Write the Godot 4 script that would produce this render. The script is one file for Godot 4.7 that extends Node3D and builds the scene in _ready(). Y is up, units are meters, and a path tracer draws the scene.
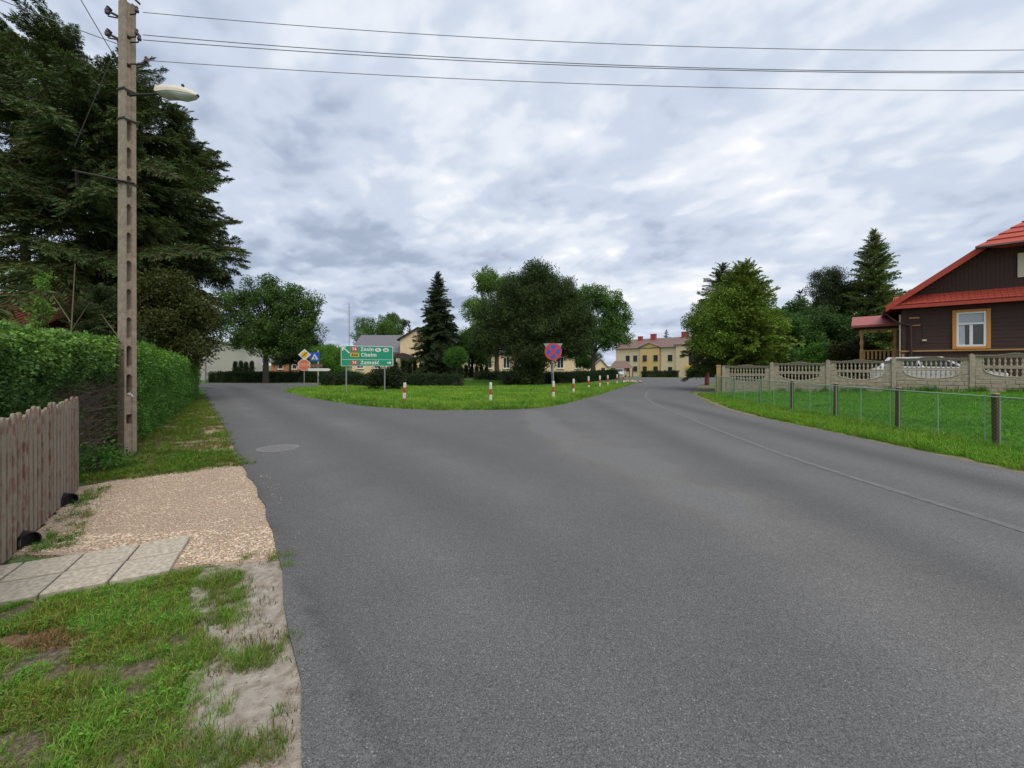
extends Node3D
# A village Y-junction under an overcast sky. World: x to the right, y up, the view looks along -z.
# Plans are written as (x, d) with d = -z, metres ahead of the photographer.

var rng := RandomNumberGenerator.new()
var M := {}
var used := {}
var leaf_mat: StandardMaterial3D
var soft_noise := FastNoiseLite.new()


class MB:
	var v := PackedVector3Array()
	var n := PackedVector3Array()
	var c := PackedColorArray()
	var uv := PackedVector2Array()
	var tint := Color.WHITE

	func tri(a: Vector3, b: Vector3, e: Vector3) -> void:
		var k := (e - a).cross(b - a).normalized()
		v.append(a); v.append(b); v.append(e)
		for i in 3:
			n.append(k)
			c.append(tint)

	func quad(a: Vector3, b: Vector3, e: Vector3, f: Vector3) -> void:
		tri(a, b, e)
		tri(a, e, f)

	func trio(a: Vector3, b: Vector3, e: Vector3, out: Vector3) -> void:
		if (e - a).cross(b - a).dot(out) >= 0.0:
			tri(a, b, e)
		else:
			tri(a, e, b)

	func quado(a: Vector3, b: Vector3, e: Vector3, f: Vector3, out: Vector3) -> void:
		if (e - a).cross(b - a).dot(out) >= 0.0:
			quad(a, b, e, f)
		else:
			quad(a, f, e, b)

	func smooth_tri(a: Vector3, b: Vector3, e: Vector3, na: Vector3, nb: Vector3, ne: Vector3) -> void:
		if (e - a).cross(b - a).dot(na + nb + ne) < 0.0:
			var t := b; b = e; e = t
			t = nb; nb = ne; ne = t
		v.append(a); v.append(b); v.append(e)
		n.append(na); n.append(nb); n.append(ne)
		for i in 3:
			c.append(tint)

	# a box with chamfered edges; t places it, s is its size
	func box(t: Transform3D, s: Vector3, bevel := 0.0) -> void:
		var h := s * 0.5
		var ax := [Vector3.RIGHT, Vector3.UP, Vector3.BACK]
		if bevel <= 0.0:
			for k in 3:
				for sg in [-1.0, 1.0]:
					var o: Vector3 = ax[k] * sg
					var p: Vector3 = ax[(k + 1) % 3]
					var q: Vector3 = ax[(k + 2) % 3]
					var m := o * h
					p = p * h
					q = q * h
					quado(t * (m - p - q), t * (m - p + q), t * (m + p + q), t * (m + p - q), t.basis * o)
			return
		var b := minf(bevel, minf(h.x, minf(h.y, h.z)) * 0.8)
		for k in 3:
			for sg in [-1.0, 1.0]:
				var o: Vector3 = ax[k] * sg
				var p: Vector3 = ax[(k + 1) % 3] * (h[(k + 1) % 3] - b)
				var q: Vector3 = ax[(k + 2) % 3] * (h[(k + 2) % 3] - b)
				var m := o * h
				quado(t * (m - p - q), t * (m - p + q), t * (m + p + q), t * (m + p - q), t.basis * o)
		for k in 3:
			var i := (k + 1) % 3
			var j := (k + 2) % 3
			for si in [-1.0, 1.0]:
				for sj in [-1.0, 1.0]:
					var l: Vector3 = ax[k] * (h[k] - b)
					var a1: Vector3 = ax[i] * si * h[i] + ax[j] * sj * (h[j] - b)
					var a2: Vector3 = ax[i] * si * (h[i] - b) + ax[j] * sj * h[j]
					quado(t * (a1 - l), t * (a1 + l), t * (a2 + l), t * (a2 - l), t.basis * (ax[i] * si + ax[j] * sj))
		for sx in [-1.0, 1.0]:
			for sy in [-1.0, 1.0]:
				for sz in [-1.0, 1.0]:
					var g := Vector3(sx, sy, sz)
					trio(t * (g * Vector3(h.x, h.y - b, h.z - b)), t * (g * Vector3(h.x - b, h.y, h.z - b)), t * (g * Vector3(h.x - b, h.y - b, h.z)), t.basis * g)

	func bx(x: float, y: float, z: float, sx: float, sy: float, sz: float, bevel := 0.0) -> void:
		box(Transform3D(Basis(), Vector3(x, y, z)), Vector3(sx, sy, sz), bevel)

	func tube(pts: Array, radii: Array, sides := 8, caps := true) -> void:
		var rings := []
		var dirs := []
		for i in pts.size():
			var a: Vector3 = pts[maxi(i - 1, 0)]
			var b: Vector3 = pts[mini(i + 1, pts.size() - 1)]
			var t := (b - a).normalized()
			var r := Vector3.UP if absf(t.y) < 0.9 else Vector3.RIGHT
			var p := t.cross(r).normalized()
			var q := t.cross(p).normalized()
			var ring := []
			var dd := []
			for k in sides:
				var w := TAU * k / sides
				var d := p * cos(w) + q * sin(w)
				ring.append((pts[i] as Vector3) + d * (radii[i] as float))
				dd.append(d)
			rings.append(ring)
			dirs.append(dd)
		for i in pts.size() - 1:
			for k in sides:
				var l := (k + 1) % sides
				smooth_tri(rings[i][k], rings[i + 1][k], rings[i + 1][l], dirs[i][k], dirs[i + 1][k], dirs[i + 1][l])
				smooth_tri(rings[i][k], rings[i + 1][l], rings[i][l], dirs[i][k], dirs[i + 1][l], dirs[i][l])
		if caps:
			for e in [0, pts.size() - 1]:
				var o: Vector3 = (pts[0] - pts[1]) if e == 0 else (pts[e] - pts[e - 1])
				for k in sides:
					trio(pts[e], rings[e][k], rings[e][(k + 1) % sides], o)

	# an outline in (x, y), extruded from z0 to z1
	func prism(poly: PackedVector2Array, z0: float, z1: float, t := Transform3D()) -> void:
		var ix := Geometry2D.triangulate_polygon(poly)
		for i in range(0, ix.size(), 3):
			for z in [z0, z1]:
				var a := poly[ix[i]]
				var b := poly[ix[i + 1]]
				var e := poly[ix[i + 2]]
				trio(t * Vector3(a.x, a.y, z), t * Vector3(b.x, b.y, z), t * Vector3(e.x, e.y, z), t.basis * Vector3(0, 0, 1 if z == maxf(z0, z1) else -1))
		var mid := Vector2.ZERO
		var cw := Geometry2D.is_polygon_clockwise(poly)
		for i in poly.size():
			var a := poly[i]
			var b := poly[(i + 1) % poly.size()]
			var e := (b - a)
			var out := Vector2(e.y, -e.x) if not cw else Vector2(-e.y, e.x)
			quado(t * Vector3(a.x, a.y, z0), t * Vector3(b.x, b.y, z0), t * Vector3(b.x, b.y, z1), t * Vector3(a.x, a.y, z1), t.basis * Vector3(out.x, out.y, 0))

	# a profile of (radius, height) turned round the y axis
	func lathe(prof: Array, sides: int, t := Transform3D()) -> void:
		for i in prof.size() - 1:
			var p: Vector2 = prof[i]
			var q: Vector2 = prof[i + 1]
			for k in sides:
				var a := TAU * k / sides
				var b := TAU * (k + 1) / sides
				var da := Vector3(cos(a), 0, sin(a))
				var db := Vector3(cos(b), 0, sin(b))
				var up := Vector3.UP
				quado(t * (da * p.x + up * p.y), t * (da * q.x + up * q.y), t * (db * q.x + up * q.y), t * (db * p.x + up * p.y), t.basis * ((da + db) * (q.y - p.y) + up * (p.x - q.x) * 2.0 + (da + db) * 0.0001))

	func done(m: Material, with_uv := false) -> ArrayMesh:
		var a := []
		a.resize(Mesh.ARRAY_MAX)
		a[Mesh.ARRAY_VERTEX] = v
		a[Mesh.ARRAY_NORMAL] = n
		a[Mesh.ARRAY_COLOR] = c
		if with_uv:
			a[Mesh.ARRAY_TEX_UV] = uv
			a[Mesh.ARRAY_TEX_UV2] = uv
		var me := ArrayMesh.new()
		me.add_surface_from_arrays(Mesh.PRIMITIVE_TRIANGLES, a)
		me.surface_set_material(0, m)
		return me


# ---------------------------------------------------------------- naming and nodes
func numbered(called: String) -> String:
	if not used.has(called):
		used[called] = 0
		return called
	used[called] += 1
	return "%s_%03d" % [called, used[called]]


func thing(called: String, label: String, category: String, at := Vector3.ZERO, turn := 0.0, group := "") -> Node3D:
	var o := Node3D.new()
	o.name = numbered(called)
	add_child(o)
	o.position = at
	o.rotation.y = turn
	tag(o, label, category, group)
	return o


func tag(o: Node, label: String, category: String, group := "", kind := "") -> void:
	o.set_meta("label", label)
	o.set_meta("category", category)
	if group:
		o.set_meta("group", group)
	if kind:
		o.set_meta("kind", kind)


func part(parent: Node, called: String, mesh: Mesh, at := Transform3D()) -> MeshInstance3D:
	var o := MeshInstance3D.new()
	o.name = called
	o.mesh = mesh
	o.transform = at
	parent.add_child(o, true)
	return o


func structure(called: String, mesh: Mesh) -> MeshInstance3D:
	var o := MeshInstance3D.new()
	o.name = numbered(called)
	o.mesh = mesh
	add_child(o)
	o.set_meta("kind", "structure")
	return o


func scatter(parent: Node, called: String, mesh: Mesh, places: Array, tints: Array) -> MultiMeshInstance3D:
	var mm := MultiMesh.new()
	mm.transform_format = MultiMesh.TRANSFORM_3D
	mm.use_colors = true
	mm.mesh = mesh
	mm.instance_count = places.size()
	for i in places.size():
		mm.set_instance_transform(i, places[i])
		mm.set_instance_color(i, tints[i])
	var o := MultiMeshInstance3D.new()
	o.name = called if parent != self else numbered(called)
	o.multimesh = mm
	o.set_meta("kind", "stuff")
	parent.add_child(o, true)
	return o


func at(x: float, d: float, y := 0.0) -> Vector3:
	return Vector3(x, y, -d)


func lin(r: float, g: float, b: float) -> Color:
	return Color(r, g, b)


func shift(x: float, y: float, z: float) -> Transform3D:
	return Transform3D(Basis(), Vector3(x, y, z))


# ---------------------------------------------------------------- materials
func noise(seed_: int, freq: float, kind := FastNoiseLite.TYPE_SIMPLEX_SMOOTH, octaves := 4) -> FastNoiseLite:
	var f := FastNoiseLite.new()
	f.seed = seed_
	f.frequency = freq
	f.noise_type = kind
	f.fractal_octaves = octaves
	return f


func ramp_tex(seed_: int, freq: float, stops: Array, size := 512, octaves := 4) -> NoiseTexture2D:
	var t := NoiseTexture2D.new()
	t.width = size
	t.height = size
	t.seamless = true
	t.seamless_blend_skirt = 0.2
	t.noise = noise(seed_, freq, FastNoiseLite.TYPE_SIMPLEX_SMOOTH, octaves)
	var g := Gradient.new()
	var offs := PackedFloat32Array()
	var cols := PackedColorArray()
	for s in stops:
		offs.append(s[0])
		cols.append((s[1] as Color).linear_to_srgb())
	g.offsets = offs
	g.colors = cols
	t.color_ramp = g
	return t


func grey_tex(seed_: int, freq: float, size := 512, octaves := 4) -> NoiseTexture2D:
	var t := NoiseTexture2D.new()
	t.width = size
	t.height = size
	t.seamless = true
	t.noise = noise(seed_, freq, FastNoiseLite.TYPE_SIMPLEX_SMOOTH, octaves)
	return t


# opt: stops (colour ramp of linear colours), tile (metres), freq, bump (cm), vertex, metal, spec
func mat(key: String, col: Color, rough := 0.8, opt := {}) -> StandardMaterial3D:
	if M.has(key):
		return M[key]
	var m := StandardMaterial3D.new()
	m.resource_name = key
	m.roughness = rough
	m.metallic = opt.get("metal", 0.0)
	m.metallic_specular = opt.get("spec", 0.5)
	m.albedo_color = col.linear_to_srgb()
	var tile: float = opt.get("tile", 1.0)
	if opt.has("stops"):
		m.albedo_color = Color.WHITE
		m.albedo_texture = ramp_tex(key.hash() % 9973, opt.get("freq", 0.02), opt.stops, opt.get("size", 512), opt.get("octaves", 4))
		m.uv1_triplanar = true
		m.uv1_world_triplanar = opt.get("world", true)
		var st: Vector3 = opt.get("stretch", Vector3.ONE)
		m.uv1_scale = st / tile
	if opt.has("bump"):
		m.heightmap_enabled = true
		m.heightmap_scale = opt.bump
		m.heightmap_texture = grey_tex(key.hash() % 7919, opt.get("bump_freq", opt.get("freq", 0.03)), 512, 5)
		m.uv1_triplanar = true
		m.uv1_world_triplanar = opt.get("world", true)
		m.uv1_scale = (opt.get("stretch", Vector3.ONE) as Vector3) / tile
	if opt.get("vertex", false):
		m.vertex_color_use_as_albedo = true
	M[key] = m
	return m


# a mottle of one colour: slightly darker and lighter patches of it
func mottle(key: String, c: Color, spread: float, rough: float, tile: float, freq := 0.02, extra := {}) -> StandardMaterial3D:
	var o := {"stops": [[0.0, c * (1.0 - spread)], [0.45, c * (1.0 - spread * 0.25)], [0.7, c * (1.0 + spread * 0.3)], [1.0, c * (1.0 + spread)]], "tile": tile, "freq": freq}
	o.merge(extra, true)
	return mat(key, c, rough, o)


# ---------------------------------------------------------------- the lie of the land
func land(x: float, d: float) -> float:
	var edge := 9.7 + maxf(0.0, d - 20.5) * 0.95
	var h := minf(0.06 * maxf(0.0, x - edge), 1.0)
	if d > 50.0:
		h -= 0.028 * minf(d - 50.0, 60.0) * smoothstep(0.0, 10.0, x)
	return h


func on_land(x: float, d: float, up := 0.0) -> Vector3:
	return Vector3(x, land(x, d) + up, -d)


func sky_image() -> ImageTexture:
	var w := 2560
	var h := 1280
	var data := PackedByteArray()
	data.resize(w * h * 3)
	var broad := noise(11, 0.42, FastNoiseLite.TYPE_SIMPLEX_SMOOTH, 3)
	var lumps := noise(23, 1.7, FastNoiseLite.TYPE_SIMPLEX_SMOOTH, 5)
	var fine := noise(37, 6.4, FastNoiseLite.TYPE_SIMPLEX_SMOOTH, 4)
	lumps.fractal_gain = 0.5
	var dark := Color(0.575, 0.622, 0.70)
	var mid := Color(0.71, 0.748, 0.81)
	var pale := Color(0.803, 0.822, 0.857)
	var white := Color(0.885, 0.888, 0.895)
	for j in h:
		var el := (0.5 - (j + 0.5) / h) * PI
		var se := sin(el)
		var ce := cos(el)
		for i in w:
			var o := (j * w + i) * 3
			var r := 0.75
			var g := 0.77
			var b := 0.80
			if el > -0.02:
				var ph := ((i + 0.5) / w - 0.5) * TAU
				var k := 1.0 / (maxf(se, 0.0) + 0.26)
				var px := sin(ph) * ce * k
				var pz := -cos(ph) * ce * k
				var qx := px * 0.80 + pz * 0.45
				var qz := (pz * 0.80 - px * 0.45) * 1.1
				var a := broad.get_noise_2d(qx + 28.8, qz * 0.8 + 38.7)
				var l := lumps.get_noise_2d(qx, qz)
				var f := fine.get_noise_2d(qx + l * 0.15, qz)
				var puff := fine.get_noise_2d(qx * 0.55 + 31.0, qz * 0.8)
				var t := 0.49 + a * 0.60 + l * 0.62 + f * 0.24 + 0.45 * maxf(0.0, puff - 0.08)
				var col: Color
				if t < 0.45:
					col = dark.lerp(mid, smoothstep(-0.05, 0.45, t))
				elif t < 0.8:
					col = mid.lerp(pale, smoothstep(0.45, 0.8, t))
				else:
					col = pale.lerp(white, smoothstep(0.8, 1.15, t))
				r = col.r
				g = col.g
				b = col.b
			data[o] = int(clampf(r, 0, 1) * 255.0)
			data[o + 1] = int(clampf(g, 0, 1) * 255.0)
			data[o + 2] = int(clampf(b, 0, 1) * 255.0)
	return ImageTexture.create_from_image(Image.create_from_data(w, h, false, Image.FORMAT_RGB8, data))


# ---------------------------------------------------------------- plants
func rand_dir() -> Vector3:
	var z := rng.randf_range(-1, 1)
	var a := rng.randf() * TAU
	var r := sqrt(1.0 - z * z)
	return Vector3(r * cos(a), z, r * sin(a))


func leaf_clump(seed_: int, count: int, radius: float, length: float, width: float, cols: Array) -> ArrayMesh:
	rng.seed = seed_
	var b := MB.new()
	for i in count:
		var d := rand_dir()
		var p := d * radius * pow(rng.randf(), 0.45)
		var dir := (d * 0.7 + rand_dir() * 0.8 + Vector3(0, -0.15, 0)).normalized()
		var side := dir.cross(rand_dir()).normalized()
		var up := side.cross(dir)
		var l := length * rng.randf_range(0.7, 1.25)
		var w := width * rng.randf_range(0.75, 1.2)
		b.tint = (cols[rng.randi() % cols.size()] as Color) * rng.randf_range(0.82, 1.18)
		var mid := p + dir * l * 0.45 - up * w * 0.12
		var tip := p + dir * l
		b.tri(p, mid + side * w * 0.5 + up * w * 0.15, tip)
		b.tri(p, tip, mid - side * w * 0.5 + up * w * 0.15)
	return b.done(leaf_mat)


func grass_tuft(seed_: int, count: int, height: float, spread: float, width: float, cols: Array, lean := 0.55) -> ArrayMesh:
	rng.seed = seed_
	var b := MB.new()
	for i in count:
		var a := rng.randf() * TAU
		var o := Vector3(cos(a), 0, sin(a))
		var p := o * spread * sqrt(rng.randf())
		var s := Vector3(-o.z, 0, o.x).rotated(Vector3.UP, rng.randf_range(-0.9, 0.9))
		var h := height * rng.randf_range(0.5, 1.15)
		var bend := rng.randf_range(0.1, lean) * h
		b.tint = (cols[rng.randi() % cols.size()] as Color) * rng.randf_range(0.8, 1.2)
		var p1 := p + o * bend * 0.3 + Vector3.UP * h * 0.55
		var p2 := p + o * bend + Vector3.UP * h * (1.0 - 0.25 * bend / h)
		var w := width * rng.randf_range(0.7, 1.2)
		b.quad(p - s * w * 0.5, p1 - s * w * 0.45, p1 + s * w * 0.45, p + s * w * 0.5)
		b.tri(p1 - s * w * 0.45, p2, p1 + s * w * 0.45)
	return b.done(leaf_mat)


func broad_weed(seed_: int) -> ArrayMesh:
	rng.seed = seed_
	var b := MB.new()
	for i in 9:
		var a := rng.randf() * TAU
		var o := Vector3(cos(a), 0, sin(a))
		var s := Vector3(-o.z, 0, o.x)
		var l := rng.randf_range(0.010, 0.024)
		var p := o * rng.randf() * 0.02 + Vector3.UP * rng.randf_range(0.005, 0.03)
		b.tint = lin(0.10, 0.25, 0.04) * rng.randf_range(0.75, 1.25)
		var m := p + o * l * 0.5 + Vector3.UP * l * 0.4
		var e := p + o * l + Vector3.UP * l * rng.randf_range(0.1, 0.5)
		b.quad(p, m - s * l * 0.3, e, m + s * l * 0.3)
	return b.done(leaf_mat)


func spruce_bough(seed_: int, cols: Array, droop := 0.35, twigs := 15, subs := 8, thick := 0.0085) -> ArrayMesh:
	rng.seed = seed_
	var b := MB.new()
	var axis := func(t: float) -> Vector3: return Vector3(t, 0.06 * sin(t * 3.0) - droop * 0.45 * t * t + 0.10 * t * t * t, 0.03 * sin(t * 7.0))
	b.tint = lin(0.035, 0.024, 0.015)
	var pts := []
	var rad := []
	for i in 7:
		pts.append(axis.call(i / 6.0))
		rad.append(0.011 * (1.0 - i / 6.5))
	b.tube(pts, rad, 4, false)
	for sd in [-1.0, 1.0]:
		for i in twigs:
			var t := 0.10 + 0.88 * (i + rng.randf() * 0.7) / twigs
			var p: Vector3 = axis.call(t)
			var l := (0.36 * (1.0 - t * 0.78)) * rng.randf_range(0.65, 1.15)
			var dir := Vector3(rng.randf_range(0.35, 0.85), rng.randf_range(-0.45, 0.30), sd * rng.randf_range(0.5, 1.0)).normalized()
			for j in subs + 1:
				var k := (j + rng.randf() * 0.6) / (subs + 1.0)
				var q := p + dir * l * k + Vector3(0, -droop * 0.5 * l * k * k, 0)
				for s2 in [-1.0, 1.0]:
					var sl := rng.randf_range(0.03, 0.095) * (1.15 - 0.5 * k)
					var sd2: Vector3 = (dir * rng.randf_range(0.5, 1.0) + dir.cross(Vector3.UP).normalized() * s2 * rng.randf_range(0.3, 0.9) + Vector3.DOWN * rng.randf_range(0.0, droop * 1.6)).normalized()
					var w: Vector3 = sd2.cross(rand_dir()).normalized() * thick
					b.tint = (cols[rng.randi() % cols.size()] as Color) * rng.randf_range(0.7, 1.25)
					b.quad(q - w * 0.7, q + sd2 * sl * 0.55 - w * 1.3, q + sd2 * sl, q + sd2 * sl * 0.55 + w * 1.3)
	return b.done(leaf_mat)


func jitter(c: Color, amount: float) -> Color:
	var k := rng.randf_range(1.0 - amount, 1.0 + amount)
	return Color(c.r * k * rng.randf_range(0.93, 1.07), c.g * k, c.b * k * rng.randf_range(0.93, 1.07))


func turned(p: Vector3, s: float) -> Transform3D:
	var q := Basis(rand_dir(), rng.randf() * TAU)
	return Transform3D(q.scaled(Vector3.ONE * s), p)


# crown lobes are [x, y, z, rx, ry, rz] about the trunk's foot
func leafy_crown(parent: Node, lobes: Array, count: int, clump: ArrayMesh, tint: Color, spread := 0.22, holes := 0.0, inner := 0.42) -> void:
	var weight := []
	var total := 0.0
	for l in lobes:
		total += pow(l[3] * l[4] * l[5], 0.667)
		weight.append(total)
	var places := []
	var tints := []
	var gap := noise(rng.randi() % 1000, 0.55, FastNoiseLite.TYPE_SIMPLEX_SMOOTH, 2)
	var tries := 0
	while places.size() < count and tries < count * 6:
		tries += 1
		var w := rng.randf() * total
		var k := 0
		while weight[k] < w:
			k += 1
		var l = lobes[k]
		var d := rand_dir()
		var bulge := 0.92 + 0.28 * gap.get_noise_3dv(d * 2.6 + Vector3(k * 9.1, 0, 0))
		var r := pow(rng.randf(), inner) * bulge
		var p := Vector3(l[0] + d.x * l[3] * r, l[1] + d.y * l[4] * r, l[2] + d.z * l[5] * r)
		if holes > -1.0 and gap.get_noise_3dv(p * 1.3) < holes - 0.45:
			continue
		if p.y < 0.15:
			continue
		places.append(turned(p, rng.randf_range(0.7, 1.25)))
		tints.append(jitter(tint, spread))
	scatter(parent, "crown", clump, places, tints)


func limbs(parent: Node, lobes: Array, trunk_top: Vector3, r0: float, m: Material, foot := 1.35) -> void:
	var b := MB.new()
	var bend := Vector3(rng.randf_range(-0.12, 0.12), 0, rng.randf_range(-0.12, 0.12))
	var pts := [Vector3(0, -0.15, 0), Vector3(0, 0.25, 0), trunk_top * 0.5 + bend, trunk_top]
	b.tube(pts, [r0 * foot, r0, r0 * 0.85, r0 * 0.65], 9)
	part(parent, "trunk", b.done(m))
	for l in lobes:
		var e := MB.new()
		var c := Vector3(l[0], l[1], l[2])
		var start := trunk_top * rng.randf_range(0.72, 0.98)
		var mid := start.lerp(c, 0.5) + Vector3(0, -0.15, 0) + rand_dir() * 0.15
		e.tube([start, mid, c], [r0 * 0.5, r0 * 0.34, r0 * 0.12], 6)
		for q in 4:
			var tip := c + Vector3(rand_dir()) * Vector3(l[3], l[4], l[5]) * 0.7
			e.tube([mid.lerp(c, rng.randf()), mid.lerp(tip, 0.6) + rand_dir() * 0.1, tip], [r0 * 0.2, r0 * 0.12, r0 * 0.04], 4)
		part(parent, "limb", e.done(m))


func leafy_tree(called: String, label: String, x: float, d: float, trunk_h: float, r0: float, lobes: Array, count: int, clump: ArrayMesh, tint: Color, holes := 0.0, group := "", spread := 0.22) -> Node3D:
	rng.seed = (label + str(x)).hash()
	var t := thing(called, label, "tree", on_land(x, d), 0.0, group)
	limbs(t, lobes, Vector3(0, trunk_h, 0), r0, M.bark)
	leafy_crown(t, lobes, count, clump, tint, spread, holes)
	return t


# lobes filling a rounded crown of the given half width between two heights
func round_lobes(seed_: int, n: int, rad: float, y0: float, y1: float, size := 0.45) -> Array:
	rng.seed = seed_
	var out := [[0.0, (y0 + y1) * 0.5, 0.0, rad * 0.62, (y1 - y0) * 0.38, rad * 0.62]]
	for i in n:
		var a := TAU * (i * 0.382 + rng.randf() * 0.1)
		var t := (i + 0.5) / n
		var prof := sqrt(maxf(0.05, 1.0 - pow(absf(t - 0.42) / 0.62, 2.2)))
		var r := rad * prof * rng.randf_range(0.5, 0.68)
		var s := rad * size * rng.randf_range(0.75, 1.1)
		out.append([cos(a) * r, lerpf(y0 + s * 0.6, y1 - s * 0.7, t), sin(a) * r, s, s * 0.8, s])
	return out


func conifer(called: String, label: String, x: float, d: float, h: float, rmax: float, bough: ArrayMesh, tint: Color, o := {}) -> Node3D:
	rng.seed = (label + str(x)).hash()
	var t := thing(called, label, "tree", on_land(x, d), 0.0, o.get("group", ""))
	var lean := Vector3(o.get("lean", 0.0), 0, 0)
	var b := MB.new()
	var r0: float = o.get("trunk", h * 0.014)
	b.tube([Vector3(0, -0.2, 0), Vector3(0, h * 0.3, 0) + lean * 0.3, Vector3(0, h * 0.98, 0) + lean], [r0 * 1.15, r0 * 0.85, 0.015], 8)
	part(t, "trunk", b.done(M.bark))
	var places := []
	var tints := []
	var y: float = h * (o.get("start", 0.08) as float)
	var power: float = o.get("power", 0.85)
	var step: float = o.get("step", 0.26)
	var per: float = o.get("per", 6.0)
	while y < h - 0.1:
		var k := y / h
		var prof := pow(1.0 - k, power)
		if o.has("waist"):
			prof *= smoothstep(-0.25, 0.3, k)
		var n := int(per * rng.randf_range(0.8, 1.25))
		for i in n:
			var l := (rmax * prof * rng.randf_range(0.55, 1.18) + 0.22)
			var a := rng.randf() * TAU
			if o.has("gaps"):
				var gp := soft_noise.get_noise_3d(cos(a) * 0.9 + x, y * 0.33, sin(a) * 0.9 + d)
				if gp < (o.gaps as float):
					continue
				l *= 1.0 + 0.45 * gp
			var pitch := lerpf(o.get("low", -0.28), 0.75, pow(k, 2.0)) + rng.randf_range(-0.36, 0.36)
			var bs := Basis(Vector3.UP, a) * Basis(Vector3.BACK, pitch) * Basis(Vector3.RIGHT, rng.randf_range(-0.8, 0.8))
			var wide: float = o.get("wide", 1.0)
			places.append(Transform3D(bs * Basis.from_scale(Vector3(l, l * wide, l * wide)), Vector3(0, y + rng.randf_range(-0.15, 0.15), 0) + lean * k))
			tints.append(jitter(tint, 0.25))
		y += step * rng.randf_range(0.7, 1.3) * lerpf(1.0, 0.65, k)
	# the leading shoot
	for i in 4:
		places.append(Transform3D(Basis(Vector3.UP, i * 1.57) * Basis(Vector3.BACK, 1.25) * Basis.from_scale(Vector3.ONE * 0.5), Vector3(0, h - 0.35, 0) + lean))
		tints.append(tint)
	scatter(t, "crown", bough, places, tints)
	return t


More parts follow.
